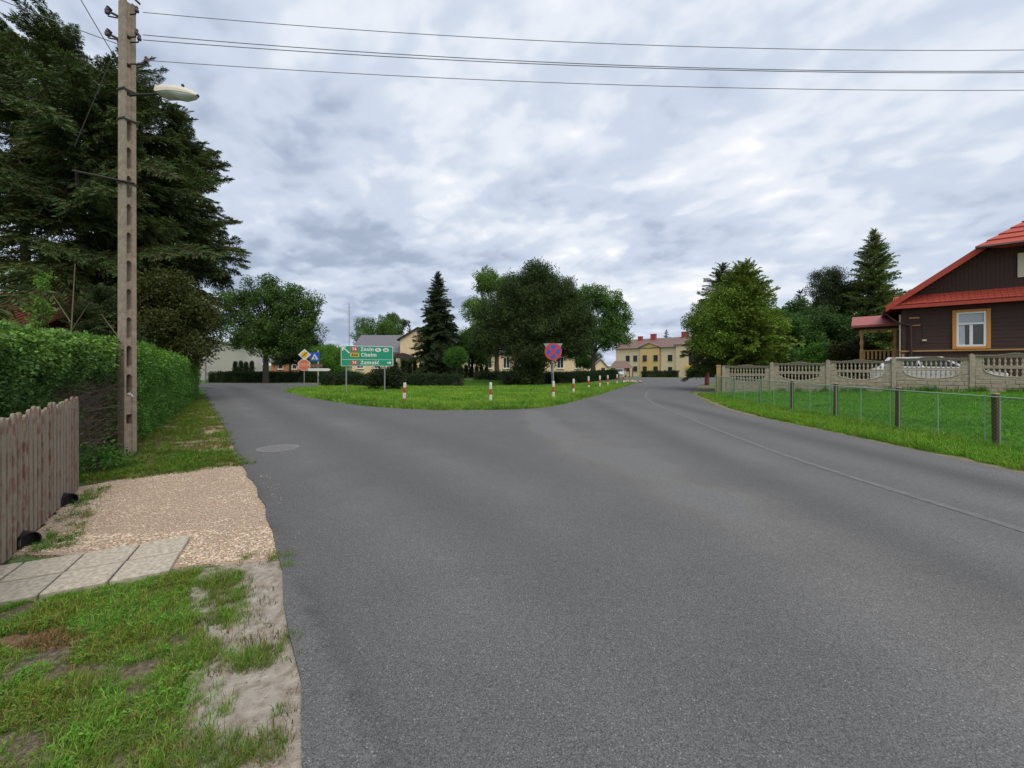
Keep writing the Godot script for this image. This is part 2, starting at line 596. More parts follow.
# a clipped hedge along a line from a to b (x, d), grown to the side away from the road
func hedge(label: String, pts: Array, heights: Array, thick: float, clump: ArrayMesh, shoots: ArrayMesh, per_m2: float, tint: Color, top_tint: Color, o := {}) -> Node3D:
	rng.seed = label.hash()
	var t := thing("hedge", label, "hedge", Vector3.ZERO, 0.0, o.get("group", ""))
	var side: float = o.get("side", 1.0)
	var places := []
	var tints := []
	var tops := []
	var top_tints := []
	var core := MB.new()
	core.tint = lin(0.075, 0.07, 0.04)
	var bare: Array = o.get("bare", [])
	var inset: float = o.get("inset", 0.14)
	for i in pts.size() - 1:
		var a: Vector2 = pts[i]
		var b: Vector2 = pts[i + 1]
		var len := a.distance_to(b)
		var e := (b - a) / len
		var away := Vector2(-e.y, e.x) * side
		var h0: float = heights[i]
		var h1: float = heights[i + 1]
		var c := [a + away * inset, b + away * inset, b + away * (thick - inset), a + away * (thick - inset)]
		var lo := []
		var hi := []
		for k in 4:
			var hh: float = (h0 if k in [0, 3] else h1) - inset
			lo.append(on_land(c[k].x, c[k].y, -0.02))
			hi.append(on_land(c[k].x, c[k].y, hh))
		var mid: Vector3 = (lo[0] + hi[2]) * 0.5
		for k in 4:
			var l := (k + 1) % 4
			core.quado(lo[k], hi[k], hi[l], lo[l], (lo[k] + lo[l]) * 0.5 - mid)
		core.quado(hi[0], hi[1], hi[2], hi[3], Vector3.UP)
		var n := int(len * (h0 + h1) * 0.5 * per_m2)
		for face in 2:
			for k in (n if face == 0 else int(n * (o.get("back", 0.35) as float))):
				var s := rng.randf()
				var hh := lerpf(h0, h1, s)
				hh += 0.07 * soft_noise.get_noise_2d(s * len * 1.1, 90.0 + i)
				var y := hh * rng.randf()
				var off := rng.randf_range(-0.05, 0.14) + (o.get("bumpy", 0.10) as float) * soft_noise.get_noise_2d(s * len * 1.4 + i * 31.0, y * 1.4)
				var p2 := a.lerp(b, s) + away * (off if face == 0 else thick - off)
				if face == 0 and bare.size() == 4 and i == bare[0]:
					var edge: float = 0.22 * soft_noise.get_noise_2d(s * 25.0, y * 3.0 + 50.0)
					if s > bare[1] + edge * 0.4 and s < bare[2] - edge * 0.4 and y < bare[3] + edge and rng.randf() < 0.97:
						continue
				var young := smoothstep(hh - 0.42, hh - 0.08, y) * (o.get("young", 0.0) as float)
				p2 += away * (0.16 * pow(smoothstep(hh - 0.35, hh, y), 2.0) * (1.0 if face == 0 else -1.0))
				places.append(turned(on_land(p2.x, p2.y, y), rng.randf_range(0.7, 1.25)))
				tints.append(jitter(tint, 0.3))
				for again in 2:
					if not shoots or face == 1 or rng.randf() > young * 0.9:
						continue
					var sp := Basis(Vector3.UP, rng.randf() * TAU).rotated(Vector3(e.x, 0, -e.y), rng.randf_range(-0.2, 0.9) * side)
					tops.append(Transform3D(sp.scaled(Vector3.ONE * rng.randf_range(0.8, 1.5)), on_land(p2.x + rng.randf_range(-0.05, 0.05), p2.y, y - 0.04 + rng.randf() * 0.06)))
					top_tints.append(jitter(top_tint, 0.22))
		for k in int(len * thick * per_m2 * 1.1):
			var s := rng.randf()
			var hh := lerpf(h0, h1, s)
			hh += 0.07 * soft_noise.get_noise_2d(s * len * 1.1, 90.0 + i)
			var p2 := a.lerp(b, s) + away * thick * rng.randf()
			tops.append(turned(on_land(p2.x, p2.y, hh + rng.randf_range(-0.14, 0.0)), rng.randf_range(0.7, 1.2)))
			top_tints.append(jitter(tint, 0.3))
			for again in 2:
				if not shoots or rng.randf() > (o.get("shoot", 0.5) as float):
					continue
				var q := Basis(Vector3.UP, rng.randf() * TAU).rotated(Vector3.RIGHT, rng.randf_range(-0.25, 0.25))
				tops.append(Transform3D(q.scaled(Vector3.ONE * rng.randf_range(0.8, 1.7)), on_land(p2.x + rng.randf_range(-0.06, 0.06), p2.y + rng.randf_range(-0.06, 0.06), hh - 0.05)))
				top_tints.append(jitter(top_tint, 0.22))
	part(t, "inner_twigs", core.done(M.vertex))
	scatter(t, "foliage", clump, places, tints)
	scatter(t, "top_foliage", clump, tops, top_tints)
	if bare.size() == 4:
		var tw := MB.new()
		var i: int = bare[0]
		var a: Vector2 = pts[i]
		var b: Vector2 = pts[i + 1]
		var e := (b - a).normalized()
		var away := Vector2(-e.y, e.x) * side
		for k in 900:
			var s := rng.randf_range(bare[1], bare[2])
			var p2 := a.lerp(b, s) + away * rng.randf_range(0.0, 0.16)
			var p := on_land(p2.x, p2.y, rng.randf_range(0.0, bare[3]))
			var dir := Vector3(e.x * rng.randf_range(-1.0, 1.0), rng.randf_range(-0.25, 0.8), -e.y * rng.randf_range(-1.0, 1.0)).normalized()
			dir += Vector3(-away.x, 0, away.y) * rng.randf_range(0.0, 0.35)
			var l := rng.randf_range(0.12, 0.42)
			tw.tint = lin(0.19, 0.14, 0.105) * rng.randf_range(0.4, 1.25)
			tw.tube([p, p + dir * l * 0.5 + rand_dir() * 0.03, p + dir * l], [0.0045, 0.0035, 0.0015], 3, false)
		part(t, "bare_twigs", tw.done(M.vertex))
	return t


# ---------------------------------------------------------------- sheets of ground
func rough_outline(poly: Array, step: float, amount: float) -> PackedVector2Array:
	var out := PackedVector2Array()
	for i in poly.size():
		var a: Vector2 = poly[i]
		var b: Vector2 = poly[(i + 1) % poly.size()]
		var n := maxi(1, int(a.distance_to(b) / step))
		var nrm := (b - a).orthogonal().normalized()
		for k in n:
			var p := a.lerp(b, float(k) / n)
			out.append(p + nrm * amount * (soft_noise.get_noise_2d(p.x * 3.1, p.y * 3.1) + 0.6 * soft_noise.get_noise_2d(p.x * 11.0, p.y * 11.0)))
	return out


func sheet(called: String, poly: PackedVector2Array, y: float, m: Material, skirt := 0.05) -> MeshInstance3D:
	var b := MB.new()
	var ix := Geometry2D.triangulate_polygon(poly)
	for i in range(0, ix.size(), 3):
		b.trio(on_land(poly[ix[i]].x, poly[ix[i]].y, y), on_land(poly[ix[i + 1]].x, poly[ix[i + 1]].y, y), on_land(poly[ix[i + 2]].x, poly[ix[i + 2]].y, y), Vector3.UP)
	var cw := Geometry2D.is_polygon_clockwise(poly)
	for i in poly.size():
		var p := poly[i]
		var q := poly[(i + 1) % poly.size()]
		var e := q - p
		var out := Vector2(e.y, -e.x) if not cw else Vector2(-e.y, e.x)
		b.quado(on_land(p.x, p.y, y), on_land(q.x, q.y, y), on_land(q.x, q.y, y - skirt), on_land(p.x, p.y, y - skirt), Vector3(out.x, 0, -out.y))
	for p in b.v:
		b.uv.append(Vector2((p.x + 30.0) / 60.0, (-p.z + 10.0) / 60.0))
	return structure(called, b.done(m, true))


func strip(called: String, line: Array, width: float, y: float, m: Material) -> MeshInstance3D:
	var l := PackedVector2Array()
	var r := PackedVector2Array()
	for i in line.size():
		var a: Vector2 = line[maxi(i - 1, 0)]
		var b: Vector2 = line[mini(i + 1, line.size() - 1)]
		var nrm := (b - a).orthogonal().normalized() * width * 0.5
		l.append(line[i] + nrm)
		r.append(line[i] - nrm)
	var bld := MB.new()
	for i in line.size() - 1:
		bld.quado(at(l[i].x, l[i].y, y), at(l[i + 1].x, l[i + 1].y, y), at(r[i + 1].x, r[i + 1].y, y), at(r[i].x, r[i].y, y), Vector3.UP)
	return structure(called, bld.done(m))


func curve_through(pts: Array, step := 0.5) -> Array:
	var out := []
	for i in pts.size() - 1:
		var p0: Vector2 = pts[maxi(i - 1, 0)]
		var p1: Vector2 = pts[i]
		var p2: Vector2 = pts[i + 1]
		var p3: Vector2 = pts[mini(i + 2, pts.size() - 1)]
		var n := maxi(1, int(p1.distance_to(p2) / step))
		for k in n:
			out.append(p1.cubic_interpolate(p2, p0, p3, float(k) / n))
	out.append(pts[-1])
	return out


func inside(p: Vector2, polys: Array) -> bool:
	for q in polys:
		if Geometry2D.is_point_in_polygon(p, q):
			return true
	return false


# grass: tufts strewn over an outline, thinned by patches
func strew(called: String, label: String, category: String, poly: PackedVector2Array, per_m2: float, meshes: Array, smin: float, smax: float, tint: Color, spread: float, o := {}) -> void:
	rng.seed = label.hash()
	var lo := poly[0]
	var hi := poly[0]
	for p in poly:
		lo = lo.min(p)
		hi = hi.max(p)
	var avoid: Array = o.get("avoid", [])
	var thin: float = o.get("thin", -2.0)
	var f: float = o.get("freq", 1.0)
	var y: float = o.get("y", 0.0)
	var other: Color = o.get("other", tint)
	var n := int((hi.x - lo.x) * (hi.y - lo.y) * per_m2)
	var places := []
	var tints := []
	for m in meshes:
		places.append([])
		tints.append([])
	for i in n:
		var p := Vector2(rng.randf_range(lo.x, hi.x), rng.randf_range(lo.y, hi.y))
		if not Geometry2D.is_point_in_polygon(p, poly) or inside(p, avoid):
			continue
		var k := soft_noise.get_noise_2d(p.x * f + 71.0, p.y * f) + 0.5 * soft_noise.get_noise_2d(p.x * f * 3.1, p.y * f * 3.1 + 9.0)
		if k < thin + rng.randf_range(-0.12, 0.12):
			continue
		var w := rng.randi() % meshes.size()
		var s := rng.randf_range(smin, smax) * (1.0 + 0.35 * k)
		var q := Basis(Vector3.UP, rng.randf() * TAU).rotated(Vector3.RIGHT, rng.randf_range(-0.15, 0.15))
		places[w].append(Transform3D(q.scaled(Vector3.ONE * s), on_land(p.x, p.y, y)))
		var patch := clampf(0.5 + 1.3 * soft_noise.get_noise_2d(p.x * f * 0.7 - 40.0, p.y * f * 0.7 + 13.0), 0, 1)
		tints[w].append(jitter(tint.lerp(other, patch), spread))
	var holder := Node3D.new()
	holder.name = numbered(called)
	add_child(holder)
	tag(holder, label, category, "", "stuff")
	for w in meshes.size():
		if places[w].size():
			scatter(holder, o.get("piece", "blades"), meshes[w], places[w], tints[w])


# ---------------------------------------------------------------- lettering
func lettering(parent: Node, s: String, height: float, pos: Vector3, m: Material, called := "lettering", bold := true) -> void:
	var f := SystemFont.new()
	f.font_names = PackedStringArray(["Droid Sans"])
	f.font_weight = 700 if bold else 400
	var t := TextMesh.new()
	t.font = f
	t.text = s
	t.font_size = 48
	t.pixel_size = height / 34.5
	t.depth = 0.006
	t.material = m
	part(parent, called, t, Transform3D(Basis(), pos))


func disc(r: float, thick: float, sides := 28, m: Material = null) -> ArrayMesh:
	var b := MB.new()
	var poly := PackedVector2Array()
	for k in sides:
		poly.append(Vector2(cos(TAU * k / sides), sin(TAU * k / sides)) * r)
	b.prism(poly, -thick * 0.5, thick * 0.5)
	return b.done(m)


func rounded(w: float, h: float, r: float) -> PackedVector2Array:
	var p := PackedVector2Array()
	for k in 4:
		var c := Vector2((w * 0.5 - r) * (1 if k in [0, 3] else -1), (h * 0.5 - r) * (1 if k < 2 else -1))
		for j in 6:
			var a := PI * 0.5 * k + PI * 0.5 * j / 5.0
			p.append(c + Vector2(cos(a), sin(a)) * r)
	return p


func plate(parent: Node, called: String, poly: PackedVector2Array, z: float, thick: float, m: Material, off := Vector2.ZERO) -> MeshInstance3D:
	var b := MB.new()
	b.prism(poly, z, z + thick, shift(off.x, off.y, 0))
	return part(parent, called, b.done(m))


func rod(parent: Node, called: String, a: Vector3, b: Vector3, r: float, m: Material, sides := 8) -> MeshInstance3D:
	var k := MB.new()
	k.tube([a, b], [r, r], sides)
	return part(parent, called, k.done(m))


func block(parent: Node, called: String, c: Vector3, s: Vector3, m: Material, bevel := 0.0) -> MeshInstance3D:
	var k := MB.new()
	k.box(Transform3D(Basis(), c), s, bevel)
	return part(parent, called, k.done(m))


# ---------------------------------------------------------------- street furniture
func tapered(b: MB, f0: float, f1: float, y0: float, y1: float, z: float, wid: Callable) -> void:
	var w0: float = wid.call(y0)
	var w1: float = wid.call(y1)
	var lo := [Vector3((f0 - 0.5) * w0, y0, -z), Vector3((f1 - 0.5) * w0, y0, -z), Vector3((f1 - 0.5) * w0, y0, z), Vector3((f0 - 0.5) * w0, y0, z)]
	var hi := [Vector3((f0 - 0.5) * w1, y1, -z), Vector3((f1 - 0.5) * w1, y1, -z), Vector3((f1 - 0.5) * w1, y1, z), Vector3((f0 - 0.5) * w1, y1, z)]
	var c: Vector3 = (lo[0] + hi[2]) * 0.5
	for k in 4:
		var l := (k + 1) % 4
		b.quado(lo[k], hi[k], hi[l], lo[l], (lo[k] + lo[l] + hi[k] + hi[l]) * 0.25 - c)
	b.quado(lo[0], lo[1], lo[2], lo[3], Vector3.DOWN)
	b.quado(hi[0], hi[1], hi[2], hi[3], Vector3.UP)


func utility_pole() -> void:
	var t := thing("utility_pole", "tall concrete utility pole with a ladder of slots beside the hedge", "utility pole", at(-6.83, 7.1), 0.12)
	var wid := func(y: float) -> float: return 0.19 - 0.0035 * y
	var b := MB.new()
	tapered(b, 0.0, 0.16, -0.2, 8.02, 0.085, wid)
	tapered(b, 0.64, 1.0, -0.2, 8.02, 0.085, wid)
	# the web between the two flanges, left open in a ladder of slots
	var y := -0.2
	var holes := [[0.56, 0.73]]
	for k in 10:
		holes.append([1.05 + 0.5 * k, 1.44 + 0.5 * k])
	for k in 3:
		holes.append([6.35 + 0.5 * k, 6.42 + 0.5 * k])
	for h in holes:
		tapered(b, 0.16, 0.64, y, h[0], 0.07, wid)
		# rounded shoulders of the slot
		if h[1] - h[0] > 0.2:
			for e in [[h[1], -1.0], [h[0], 1.0]]:
				for sd in [0.16, 0.64]:
					var w: float = wid.call(e[0])
					var x0: float = (sd - 0.5) * w
					var x1: float = x0 + (0.028 if sd < 0.4 else -0.028)
					for z in [-0.07, 0.07]:
						b.trio(Vector3(x0, e[0], z), Vector3(x1, e[0], z), Vector3(x0, e[0] + 0.045 * e[1], z), Vector3(0, 0, z))
					b.quado(Vector3(x1, e[0], -0.07), Vector3(x1, e[0], 0.07), Vector3(x0, e[0] + 0.045 * e[1], 0.07), Vector3(x0, e[0] + 0.045 * e[1], -0.07), Vector3(x1 - x0, e[1] * 0.03, 0))
		y = h[1]
	tapered(b, 0.16, 0.64, y, 8.0, 0.07, wid)
	var rot := Transform3D(Basis(Vector3.UP, 1.19), Vector3.ZERO)
	part(t, "shaft", b.done(M.pole_concrete), rot)
	for s in [[6.44, 0.0], [5.92, 0.0], [4.80, 0.0]]:
		var k := MB.new()
		var w: float = wid.call(s[0])
		for z in [-0.092, 0.092]:
			k.box(Transform3D(Basis(Vector3.BACK, 0.12 * signf(z)), Vector3(0, s[0], z)), Vector3(w + 0.03, 0.03, 0.012))
		for sd in [-1.0, 1.0]:
			k.bx(sd * (w * 0.5 + 0.008), s[0] - sd * 0.015, 0, 0.012, 0.03, 0.18)
		part(t, "strap", k.done(M.black_iron), rot)
	rod(t, "stay_rod", Vector3(-0.72, 4.93, 0.16), Vector3(0.2, 4.78, 0.12), 0.018, M.black_iron)
	rod(t, "earth_wire", Vector3(-0.19, 6.9, 0.1), Vector3(-0.62, 5.3, 0.25), 0.006, M.black_iron, 5)
	# hooks and porcelain insulators
	for s in [[0.17, 7.86, 1.0], [0.17, 7.46, 1.0], [0.21, 7.37, 1.0], [0.32, 6.99, 1.0], [-0.2, 7.78, -1.0], [-0.2, 7.4, -1.0]]:
		var hook := MB.new()
		hook.tube([Vector3(s[2] * 0.1, s[1] - 0.09, 0.07), Vector3(s[0] + s[2] * 0.03, s[1] - 0.09, 0.09), Vector3(s[0] + s[2] * 0.05, s[1] - 0.02, 0.09)], [0.012, 0.012, 0.012], 6)
		var hk := part(t, "hook", hook.done(M.black_iron))
		var ins := MB.new()
		ins.lathe([Vector2(0.0, -0.05), Vector2(0.030, -0.05), Vector2(0.034, -0.02), Vector2(0.02, 0.0), Vector2(0.025, 0.03), Vector2(0.015, 0.05), Vector2(0.0, 0.055)], 10, shift(s[0] + s[2] * 0.05, s[1], 0.09))
		part(hk, "insulator", ins.done(M.porcelain))
	# steel brackets on the far side, with their end plates
	for yy in [7.72, 7.32]:
		var br := MB.new()
		br.box(Transform3D(Basis(Vector3.BACK, -0.45), Vector3(-0.2, yy + 0.08, 0.0)), Vector3(0.24, 0.03, 0.03))
		br.box(Transform3D(Basis(Vector3.BACK, -0.45), Vector3(-0.3, yy + 0.15, 0.0)), Vector3(0.035, 0.10, 0.08))
		part(t, "bracket", br.done(M.black_iron))
	var cap := MB.new()
	cap.box(Transform3D(Basis(Vector3.BACK, -0.75), Vector3(0.12, 8.1, 0.05)), Vector3(0.3, 0.03, 0.05))
	part(t, "top_iron", cap.done(M.black_iron))
	var paper := thing("paper_scrap", "crumpled white scrap stuck in the lowest long slot of the pole", "paper", at(-6.83, 7.1, 1.05), 0.12)
	var pb := MB.new()
	rng.seed = 5
	for k in 14:
		var p := Vector3(rng.randf_range(0.0, 0.09), rng.randf_range(0.0, 0.06), rng.randf_range(-0.01, 0.05))
		pb.tri(p, p + rand_dir() * 0.045, p + rand_dir() * 0.045)
	part(paper, "crumple", pb.done(M.white_paint))


func street_lamp() -> void:
	var t := thing("street_lamp", "cream street lamp head on a thin arm clamped to the concrete pole", "street lamp", at(-6.77, 7.1, 6.30), 0.1)
	rod(t, "arm", Vector3(0.05, 0.03, 0.09), Vector3(0.72, 0.03, 0.2), 0.02, M.black_iron)
	var tilt := Transform3D(Basis(Vector3.UP, -0.25) * Basis(Vector3.BACK, -0.16), Vector3(0.62, 0.05, 0.2))
	var prof := [[0.0, 0.10, 0.085, -0.02], [0.06, 0.125, 0.115, -0.06], [0.3, 0.14, 0.12, -0.035], [0.5, 0.125, 0.10, -0.03], [0.68, 0.085, 0.055, -0.028], [0.78, 0.03, 0.005, -0.022]]
	var top := MB.new()
	var low := MB.new()
	var seg := 8
	for i in prof.size() - 1:
		for k in seg:
			var pts := []
			var qts := []
			for e in [[i, k], [i + 1, k], [i + 1, k + 1], [i, k + 1]]:
				var a: float = PI * e[1] / seg
				var pr = prof[e[0]]
				pts.append(tilt * Vector3(pr[0], pr[3] + (pr[2] - pr[3]) * sin(a), pr[1] * cos(a)))
				qts.append(tilt * Vector3(pr[0], pr[3] - (0.085 * sin(a) * sin(PI * clampf((pr[0] - 0.2) / 0.6, 0, 1)) + (0.012 if pr[0] < 0.25 else 0.0)), pr[1] * cos(a) * 0.94))
			top.quado(pts[0], pts[1], pts[2], pts[3], tilt.basis * Vector3(0, sin(PI * (k + 0.5) / seg), cos(PI * (k + 0.5) / seg)))
			low.quado(qts[0], qts[1], qts[2], qts[3], tilt.basis * Vector3(0, -sin(PI * (k + 0.5) / seg), cos(PI * (k + 0.5) / seg)))
	top.box(tilt * shift(0.005, 0.02, 0), Vector3(0.03, 0.12, 0.19), 0.01)
	part(t, "hood", top.done(M.lamp_cream))
	part(t, "glass_bowl", low.done(M.lamp_glass))
	part(t, "light_sensor", disc(0.022, 0.05, 10, M.black_iron), Transform3D(Basis(Vector3.RIGHT, PI / 2), tilt * Vector3(0.45, 0.13, 0)))


func wire(label: String, a: Vector3, b: Vector3, sag: float, r: float) -> void:
	var t := thing("power_line", label, "wire", a)
	var m := MB.new()
	var pts := []
	var rad := []
	for i in 33:
		var k := i / 32.0
		pts.append((b - a) * k - Vector3.UP * sag * 4.0 * k * (1.0 - k))
		rad.append(r)
	m.tube(pts, rad, 5)
	part(t, "cable", m.done(M.cable))


func bollard(x: float, d: float, lean: float, label: String, bands: Array) -> void:
	var t := thing("bollard", label, "bollard", on_land(x, d), lean * 2.0, "red and white bollards round the lawn")
	t.rotation.z = lean
	var y := -0.1
	for s in bands:
		var b := MB.new()
		b.box(Transform3D(Basis(), Vector3(0, (y + s[0]) * 0.5, 0)), Vector3(0.115, s[0] - y - 0.003, 0.115), 0.02)
		part(t, "white_band" if s[1] else "red_band", b.done(M.bollard_white if s[1] else M.bollard_red))
		y = s[0]
	var c := MB.new()
	c.box(shift(0, y + 0.012, 0), Vector3(0.1, 0.03, 0.1), 0.014)
	part(t, "cap", c.done(M.bollard_white))


func oval(rx: float, ry: float, n := 24) -> PackedVector2Array:
	var p := PackedVector2Array()
	for k in n:
		p.append(Vector2(cos(TAU * k / n) * rx, sin(TAU * k / n) * ry))
	return p


func direction_sign() -> void:
	# from (-9.2, 21.6) to (-6.9, 23.1)
	var turn := atan2(23.1 - 21.6, 2.32)
	var t := thing("direction_sign", "wide green direction sign on two grey posts at the edge of the lawn", "road sign", at(-8.06, 22.35), turn)
	var w := 2.80
	var h := 1.12
	var y := 2.10
	for x in [-1.12, 0.95]:
		rod(t, "post", Vector3(x, -0.2, -0.06), Vector3(x, y + h * 0.45, -0.06), 0.04, M.galvanised, 10)
	var b := plate(t, "panel", rounded(w, h, 0.06), -0.012, 0.02, M.sign_white, Vector2(0, y))
	plate(b, "green_face", rounded(w - 0.05, h - 0.05, 0.05), 0.011, 0.004, M.sign_green, Vector2(0, y))
	plate(b, "divider", rounded(w - 0.05, 0.018, 0.008), 0.017, 0.003, M.sign_white, Vector2(0, y - 0.20))
	# rows of names, with the numbers of the roads
	plate(t, "road_number_plate", rounded(0.40, 0.22, 0.04), 0.018, 0.004, M.sign_red, Vector2(-0.72, y + 0.37))
	plate(t, "road_number_plate", rounded(0.46, 0.22, 0.03), 0.018, 0.004, M.sign_yellow, Vector2(-0.70, y + 0.06))
	plate(t, "road_number_plate", rounded(0.40, 0.22, 0.10), 0.018, 0.004, M.sign_red, Vector2(-0.72, y - 0.37))
	lettering(t, "74", 0.15, Vector3(-0.72, y + 0.37, 0.026), M.sign_white)
	lettering(t, "844", 0.15, Vector3(-0.70, y + 0.06, 0.026), M.sign_black)
	lettering(t, "74", 0.15, Vector3(-0.72, y - 0.37, 0.026), M.sign_white)
	lettering(t, "Zosin", 0.20, Vector3(-0.03, y + 0.37, 0.02), M.sign_white)
	lettering(t, "Chełm", 0.20, Vector3(0.06, y + 0.06, 0.02), M.sign_white)
	lettering(t, "Zamość", 0.20, Vector3(0.12, y - 0.37, 0.02), M.sign_white)
	for k in 2:
		var o := plate(t, "country_oval", oval(0.17, 0.11), 0.018, 0.004, M.sign_white, Vector2(0.56 + 0.44 * k, y + 0.35))
		lettering(o, ["PL", "UA"][k], 0.11, Vector3(0.56 + 0.44 * k, y + 0.35, 0.026), M.sign_black)
	var arrow := PackedVector2Array([Vector2(-0.05, 0.17), Vector2(-0.15, 0.15), Vector2(0.16, -0.13), Vector2(0.11, -0.17), Vector2(-0.18, 0.1), Vector2(-0.18, 0.0), Vector2(-0.24, -0.04), Vector2(-0.24, 0.2), Vector2(-0.02, 0.22)])
	plate(t, "arrow", arrow, 0.018, 0.004, M.sign_white, Vector2(-1.1, y + 0.3))
	plate(t, "arrow", PackedVector2Array([Vector2(-0.12, 0.03), Vector2(-0.12, -0.03), Vector2(0.02, -0.03), Vector2(0.02, -0.09), Vector2(0.14, 0), Vector2(0.02, 0.09), Vector2(0.02, 0.03)]), 0.018, 0.004, M.sign_white, Vector2(1.18, y - 0.37))


func no_stopping_sign() -> void:
	var t := thing("traffic_sign", "round blue and red no stopping sign on a thin post", "road sign", on_land(1.92, 18.62), -0.06)
	rod(t, "post", Vector3(0, -0.2, -0.05), Vector3(0, 2.62, -0.05), 0.03, M.galvanised, 10)
	var y := 2.22
	part(t, "back_plate", disc(0.40, 0.02, 32, M.galvanised), shift(0, y, -0.005))
	var face := part(t, "red_face", disc(0.397, 0.006, 32, M.sign_red), shift(0, y, 0.010))
	for k in 4:
		var q := PackedVector2Array()
		for j in 9:
			var a := PI * 0.5 * k + (j / 8.0 - 0.5) * 1.12
			q.append(Vector2(cos(a), sin(a)) * 0.315)
		q.append(Vector2(cos(PI * 0.5 * k), sin(PI * 0.5 * k)) * 0.075)
		plate(face, "blue_field", q, 0.004, 0.004, M.sign_blue)
	var tri := PackedVector2Array([Vector2(-0.45, 0.39), Vector2(0.45, 0.39), Vector2(0, -0.39)])
	plate(t, "triangle_plate", tri, -0.11, 0.012, M.galvanised, Vector2(0, y))


func stop_signs() -> void:
	var t := thing("traffic_sign", "faded octagonal stop sign under a yellow diamond sign on one post", "road sign", at(-14.45, 27.8), 0.35)
	rod(t, "post", Vector3(0, -0.2, -0.05), Vector3(0, 2.7, -0.05), 0.03, M.galvanised, 10)
	var oct := PackedVector2Array()
	var inn := PackedVector2Array()
	for k in 8:
		var a := TAU * (k + 0.5) / 8
		oct.append(Vector2(cos(a), sin(a)) * 0.42)
		inn.append(Vector2(cos(a), sin(a)) * 0.385)
	var o := plate(t, "stop_plate", oct, -0.01, 0.02, M.sign_white, Vector2(0, 1.6))
	plate(o, "red_face", inn, 0.011, 0.004, M.sign_faded, Vector2(0, 1.6))
	lettering(o, "STOP", 0.22, Vector3(0, 1.6, 0.02), M.sign_pale)
	var dia := func(r: float) -> PackedVector2Array: return PackedVector2Array([Vector2(r, 0), Vector2(0, r), Vector2(-r, 0), Vector2(0, -r)])
	var p := plate(t, "diamond_plate", dia.call(0.40), -0.01, 0.02, M.sign_white, Vector2(0.03, 2.32))
	plate(p, "yellow_face", dia.call(0.27), 0.011, 0.004, M.sign_yellow, Vector2(0.03, 2.32))
	var bar := MB.new()
	bar.box(Transform3D(Basis(Vector3.BACK, 0.785), Vector3(0.03, 2.32, 0.018)), Vector3(0.5, 0.05, 0.003))
	part(p, "black_bar", bar.done(M.sign_black))

	var c := thing("traffic_sign", "square blue crossing sign on a pale post behind the stop sign", "road sign", at(-14.55, 30.0), 0.3)
	rod(c, "post", Vector3(0, -0.2, -0.08), Vector3(0, 2.7, -0.08), 0.045, M.pale_post, 10)
	var q := plate(c, "blue_plate", rounded(0.66, 0.66, 0.05), -0.01, 0.02, M.sign_blue, Vector2(-0.22, 2.22))
	plate(q, "white_triangle", PackedVector2Array([Vector2(-0.23, -0.2), Vector2(0.23, -0.2), Vector2(0, 0.22)]), 0.011, 0.004, M.sign_white, Vector2(-0.22, 2.22))
	var man := PackedVector2Array([Vector2(-0.1, -0.17), Vector2(-0.06, -0.17), Vector2(0.0, -0.08), Vector2(0.05, -0.17), Vector2(0.09, -0.17), Vector2(0.03, -0.03), Vector2(0.03, 0.06), Vector2(-0.02, 0.07), Vector2(-0.07, -0.01), Vector2(-0.02, -0.04)])
	plate(q, "walking_figure", man, 0.017, 0.004, M.sign_black, Vector2(-0.22, 2.2))
	var l := thing("arrow_board", "long white pointed name board low on the pale post", "road sign", at(-14.55, 30.0), 0.15)
	var arr := PackedVector2Array([Vector2(-0.75, -0.1), Vector2(0.7, -0.1), Vector2(0.85, 0), Vector2(0.7, 0.1), Vector2(-0.75, 0.1)])
	plate(l, "board", arr, -0.01, 0.02, M.sign_white, Vector2(0.05, 1.25))
	plate(l, "upper_board", rounded(0.8, 0.22, 0.03), -0.01, 0.02, M.plum_board, Vector2(-0.1, 1.55))


